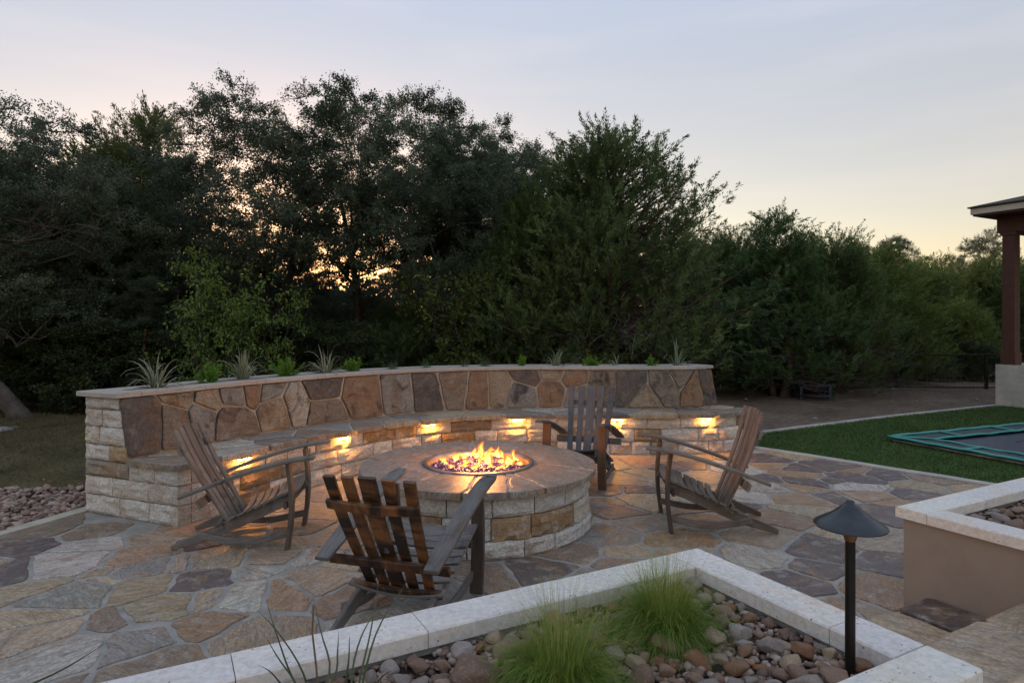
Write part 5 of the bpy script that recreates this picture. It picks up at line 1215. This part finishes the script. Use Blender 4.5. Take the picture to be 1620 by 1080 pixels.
def tree(kind, i, px, Yd, topy, sx, rz, label, group, leafcol=(1, 1, 1), bark=None):
    """stand a tree at depth Yd under photo column px, scaled so that its head reaches photo row topy"""
    nm = {'oak': 'oak_tree', 'juniper': 'juniper_tree', 'sapling': 'sapling', 'shrub': 'shrub'}[kind]; src = {'oak': OAKS, 'juniper': JUNS, 'sapling': SAPS, 'shrub': BUSH}[kind][i]
    H0 = src[1]['head']
    top = CAM_H + (Y0 - topy) * Yd / F_PX; s = top / H0; x = (px - 810) / F_PX * Yd
    o = empty(nm, (x, Yd, -0.05), rz); o.scale = (s * sx, s * sx, s); tag(o, label, 'shrub' if kind == 'shrub' else 'tree', group)
    jun = kind == 'juniper' or (kind == 'shrub' and i == 1)
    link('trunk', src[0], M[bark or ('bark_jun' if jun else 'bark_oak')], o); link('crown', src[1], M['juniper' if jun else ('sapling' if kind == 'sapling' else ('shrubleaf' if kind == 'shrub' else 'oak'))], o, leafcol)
    if len(src) > 2 and src[2] is not None: link('dead_twigs', src[2], M['twig'], o)
    return o
GT = 'trees at the front of the woods'
tree('oak', 2, 10, 12.0, 160, 1.0, 0.7, 'greyish oak over the dry lawn with bare pale branches', GT, (1.25, 1.2, 1.15), 'bark_gray')
tree('juniper', 1, 235, 15.5, 146, 1.05, 0.4, 'tall dark juniper rising between the greyish oak and the tallest oaks', GT, (1.0, 0.85, 0.75))
tree('oak', 0, 420, 14.0, 124, 0.92, 1.1, 'tall oak with crooked limbs against the sunset glow', GT)
tree('oak', 1, 575, 14.6, 122, 0.95, 2.3, 'tallest oak beside the sunset glow, full dark crown', GT, (0.95, 1.0, 0.95))
tree('oak', 0, 705, 13.6, 165, 0.85, 3.9, 'rounded oak whose crown touches the big juniper', GT, (0.9, 1.0, 0.9))
tree('oak', 1, 805, 16.5, 190, 0.85, 5.0, 'slender oak top showing behind the big juniper', GT)
tree('juniper', 0, 955, 12.6, 176, 1.12, 0.9, 'big broad juniper behind the bench with a split reddish trunk', GT)
tree('juniper', 2, 845, 12.9, 262, 0.95, 2.0, 'juniper leaning on the shaded side of the big broad juniper', GT, (0.9, 0.95, 0.85))
tree('juniper', 1, 1232, 14.6, 314, 1.25, 3.3, 'bushy juniper with twin pointed tips behind the fire ring', GT, (0.8, 1.0, 0.95))
tree('juniper', 2, 1320, 15.2, 345, 1.05, 4.4, 'dark juniper beside the twin-tipped one', GT, (0.95, 1.0, 0.9))
tree('juniper', 2, 1165, 16.0, 345, 1.0, 1.6, 'juniper filling the gap beside the big broad juniper', GT, (0.85, 0.9, 0.85))
tree('juniper', 1, 1405, 17.0, 372, 1.2, 5.4, 'low round juniper standing over the wire fence', GT, (1.3, 1.25, 0.8))
tree('juniper', 2, 1530, 19.5, 470, 1.25, 0.3, 'yellowish green juniper close to the pavilion post', GT, (1.5, 1.4, 1.0))
tree('sapling', 0, 335, 11.3, 372, 1.0, 0.0, 'bright green sapling behind the lilies on the bench trough', 'saplings behind the bench')
tree('sapling', 1, 405, 11.6, 440, 0.9, 2.0, 'lower bright green sapling under the crooked oak', 'saplings behind the bench')
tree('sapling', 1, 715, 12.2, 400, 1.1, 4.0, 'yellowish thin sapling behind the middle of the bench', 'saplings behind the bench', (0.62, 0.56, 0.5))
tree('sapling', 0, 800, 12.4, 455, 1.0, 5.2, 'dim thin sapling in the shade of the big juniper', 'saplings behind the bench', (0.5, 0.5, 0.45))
GW = 'dark trees deeper in the woods'
rgt = random.Random(33)
for px, Yd, ty in ((-230, 13.5, 150), (-130, 17, 190), (60, 18, 270), (150, 14.2, 330), (345, 18, 330), (440, 18.4, 365), (500, 19, 425), (640, 18.5, 425), (760, 18, 330), (900, 18.5, 330), (1040, 18.5, 340), (-420, 16, 180), (290, 13.2, 395), (470, 16, 440), (560, 17.2, 440), (130, 16.5, 215), (740, 16.2, 215), (20, 15.0, 230)):
    tree('oak', rgt.randrange(3), px, Yd, ty, rgt.uniform(0.95, 1.2), rgt.uniform(0, 6.28), 'dark oak standing deeper in the woods', 'oaks deeper in the woods', (0.9, 0.92, 0.88))
for px, Yd, ty in ((100, 15.5, 360), (620, 15.8, 470), (1110, 18.5, 365), (1260, 19, 360), (1360, 20.5, 376), (1450, 21, 400), (1480, 24, 392), (1560, 25, 398), (1640, 23, 405), (1720, 20, 390), (1840, 19, 380), (1600, 28, 388), (-300, 20, 300), (700, 15.4, 480), (380, 15.6, 430)):
    k = rgt.uniform(0.7, 1.4); yl = rgt.uniform(0.85, 1.2); tree('juniper', rgt.randrange(1, 3), px, Yd, ty, rgt.uniform(1.0, 1.35), rgt.uniform(0, 6.28), 'juniper standing deeper in the woods', 'junipers deeper in the woods', (k * yl, k * 0.98, k * (1.7 - 0.9 * yl)))
tree('oak', 0, 1556, 33, 356, 0.62, 1.0, 'far rounded oak topping the woods beside the pavilion eave', None or 'far oaks', (1.5, 1.35, 1.2))
tree('oak', 1, 1385, 30, 372, 1.0, 1.0, 'far oak with a flat open top beyond the wire fence', 'far oaks', (1.2, 1.1, 1.0))
for px, Yd, ty in ((-120, 12.2, 470), (30, 12.6, 465), (140, 12.4, 480), (215, 12.9, 470), (300, 12.8, 480), (470, 13.2, 490), (560, 13.0, 500), (640, 13.4, 495), (760, 13.6, 490), (880, 13.9, 500), (1000, 14.4, 500), (1100, 15.2, 500), (1210, 16, 520), (1300, 16.6, 520), (1390, 17.4, 520), (1470, 18, 525), (1545, 18.5, 530), (-260, 11.8, 455), (90, 14.2, 440), (420, 14.6, 480), (660, 15.2, 470)):
    i = rgt.randrange(2); tree('shrub', i, px, Yd, ty, rgt.uniform(1.0, 1.35), rgt.uniform(0, 6.28), ('leafy dark shrub' if i == 0 else 'scrubby dark juniper shrub') + ' in the understorey of the woods', ('leafy' if i == 0 else 'juniper') + ' understorey shrubs', (0.85, 0.85, 0.8))
# leaning trunk at the lawn's edge, split heartwood on two trunks, bare pale branches
q0, q1 = P(52, 668, 0.0), PY(-120, 520, 10.2); mb = MB(); pp = bez([q0 - Vector((0, 0, 0.15)), q0 + (q1 - q0) * 0.35 + Vector((0, 0, 0.03)), q0 + (q1 - q0) * 0.7, q1], 10); mb.tube(pp, [0.21, 0.155, 0.14, 0.135, 0.13, 0.125, 0.12, 0.115, 0.11, 0.10, 0.09], 14)
ln_ = empty('leaning_tree', (0, 0, 0)); tag(ln_, 'grey trunk leaning out over the corner of the dry lawn', 'tree'); mb.obj('trunk', M['bark_gray'], ln_, True)
lean_c = link('crown', OAKS[1][1], M['oak'], ln_, (1.1, 1.1, 1.05)); lean_c.location = (q1.x - 0.6, q1.y + 0.3, 0.2); lean_c.scale = (0.62, 0.62, 0.8)
def snag(pts, r, label):
    mb = MB(); mb.tube(bez(pts, 8), [r * (1 + 0.5 * (i == 0)) * (1 - 0.5 * i / 8) for i in range(9)], 8); o = mb.obj('split_trunk', M['heart'], None, True); tag(o, label, 'trunk'); return o
snag([PY(925, 600, 12.15), PY(931, 560, 12.15), PY(938, 515, 12.2), PY(936, 480, 12.3)], 0.085, 'split reddish trunk showing under the big broad juniper')
snag([PY(229, 575, 12.0), PY(228, 552, 12.0), PY(229, 535, 12.05), PY(230, 520, 12.1)], 0.035, 'broken orange stub deep under the trees')
rngb = np.random.default_rng(55); bp = []
for k in range(9):
    a = PY(-60 + rngb.uniform(-20, 60), 360 + rngb.uniform(-30, 60), 11.2); b = PY(60 + rngb.uniform(0, 80), 290 + rngb.uniform(0, 80), 10.4 + rngb.uniform(-0.3, 0.4)); w = wander(rngb, a, b, 7, 0.09); bp.append((w, [0.026 * (1 - 0.85 * i / 7) for i in range(8)]))
    for j in range(6): o_ = w[rngb.integers(2, 8)]; d = unit(np.array(b - a) + rngb.normal(0, 0.8, 3)); l = rngb.uniform(0.25, 0.7); bp.append(([o_, o_ + d * l * 0.5 + rngb.normal(0, 0.04, 3), o_ + d * l + rngb.normal(0, 0.06, 3)], [0.009, 0.006, 0.0025]))
bb = link('bare_branches', tubes_np(bp, 'bare_branches', 5), M['bark_gray']); tag(bb, 'pale bare branches reaching out of the greyish oak', 'branches')
# far woods closing the view: one mass
rng = np.random.default_rng(700); n = 90000; x = rng.uniform(-60, 75, n); y = rng.uniform(27, 46, n); h = np.array([3.4 + 1.2 * mnoise.noise((a * 0.16, b * 0.16, 2.0)) + 0.8 * mnoise.noise((a * 0.7, b * 0.7, 4.0)) for a, b in zip(x, y)]); z = h * rng.random(n) ** 0.6
pos = np.stack([x, y, z], 1) + rng.normal(0, 0.15, (n, 3)); fw = link('far_woods', quads_mesh('far_woods', leaf_quads(rng, pos, rng.normal(size=(n, 3)) + [0, 0, 0.4], rng.uniform(0.25, 0.5, n), rng.uniform(0.12, 0.22, n)), np.clip(rng.normal(0.5, 0.2, n), 0, 1)), M['shrubleaf'], None, (1, 1, 1)); stuff(fw); fw['label'] = 'far woods closing the view behind the trees'; fw['category'] = 'woods'
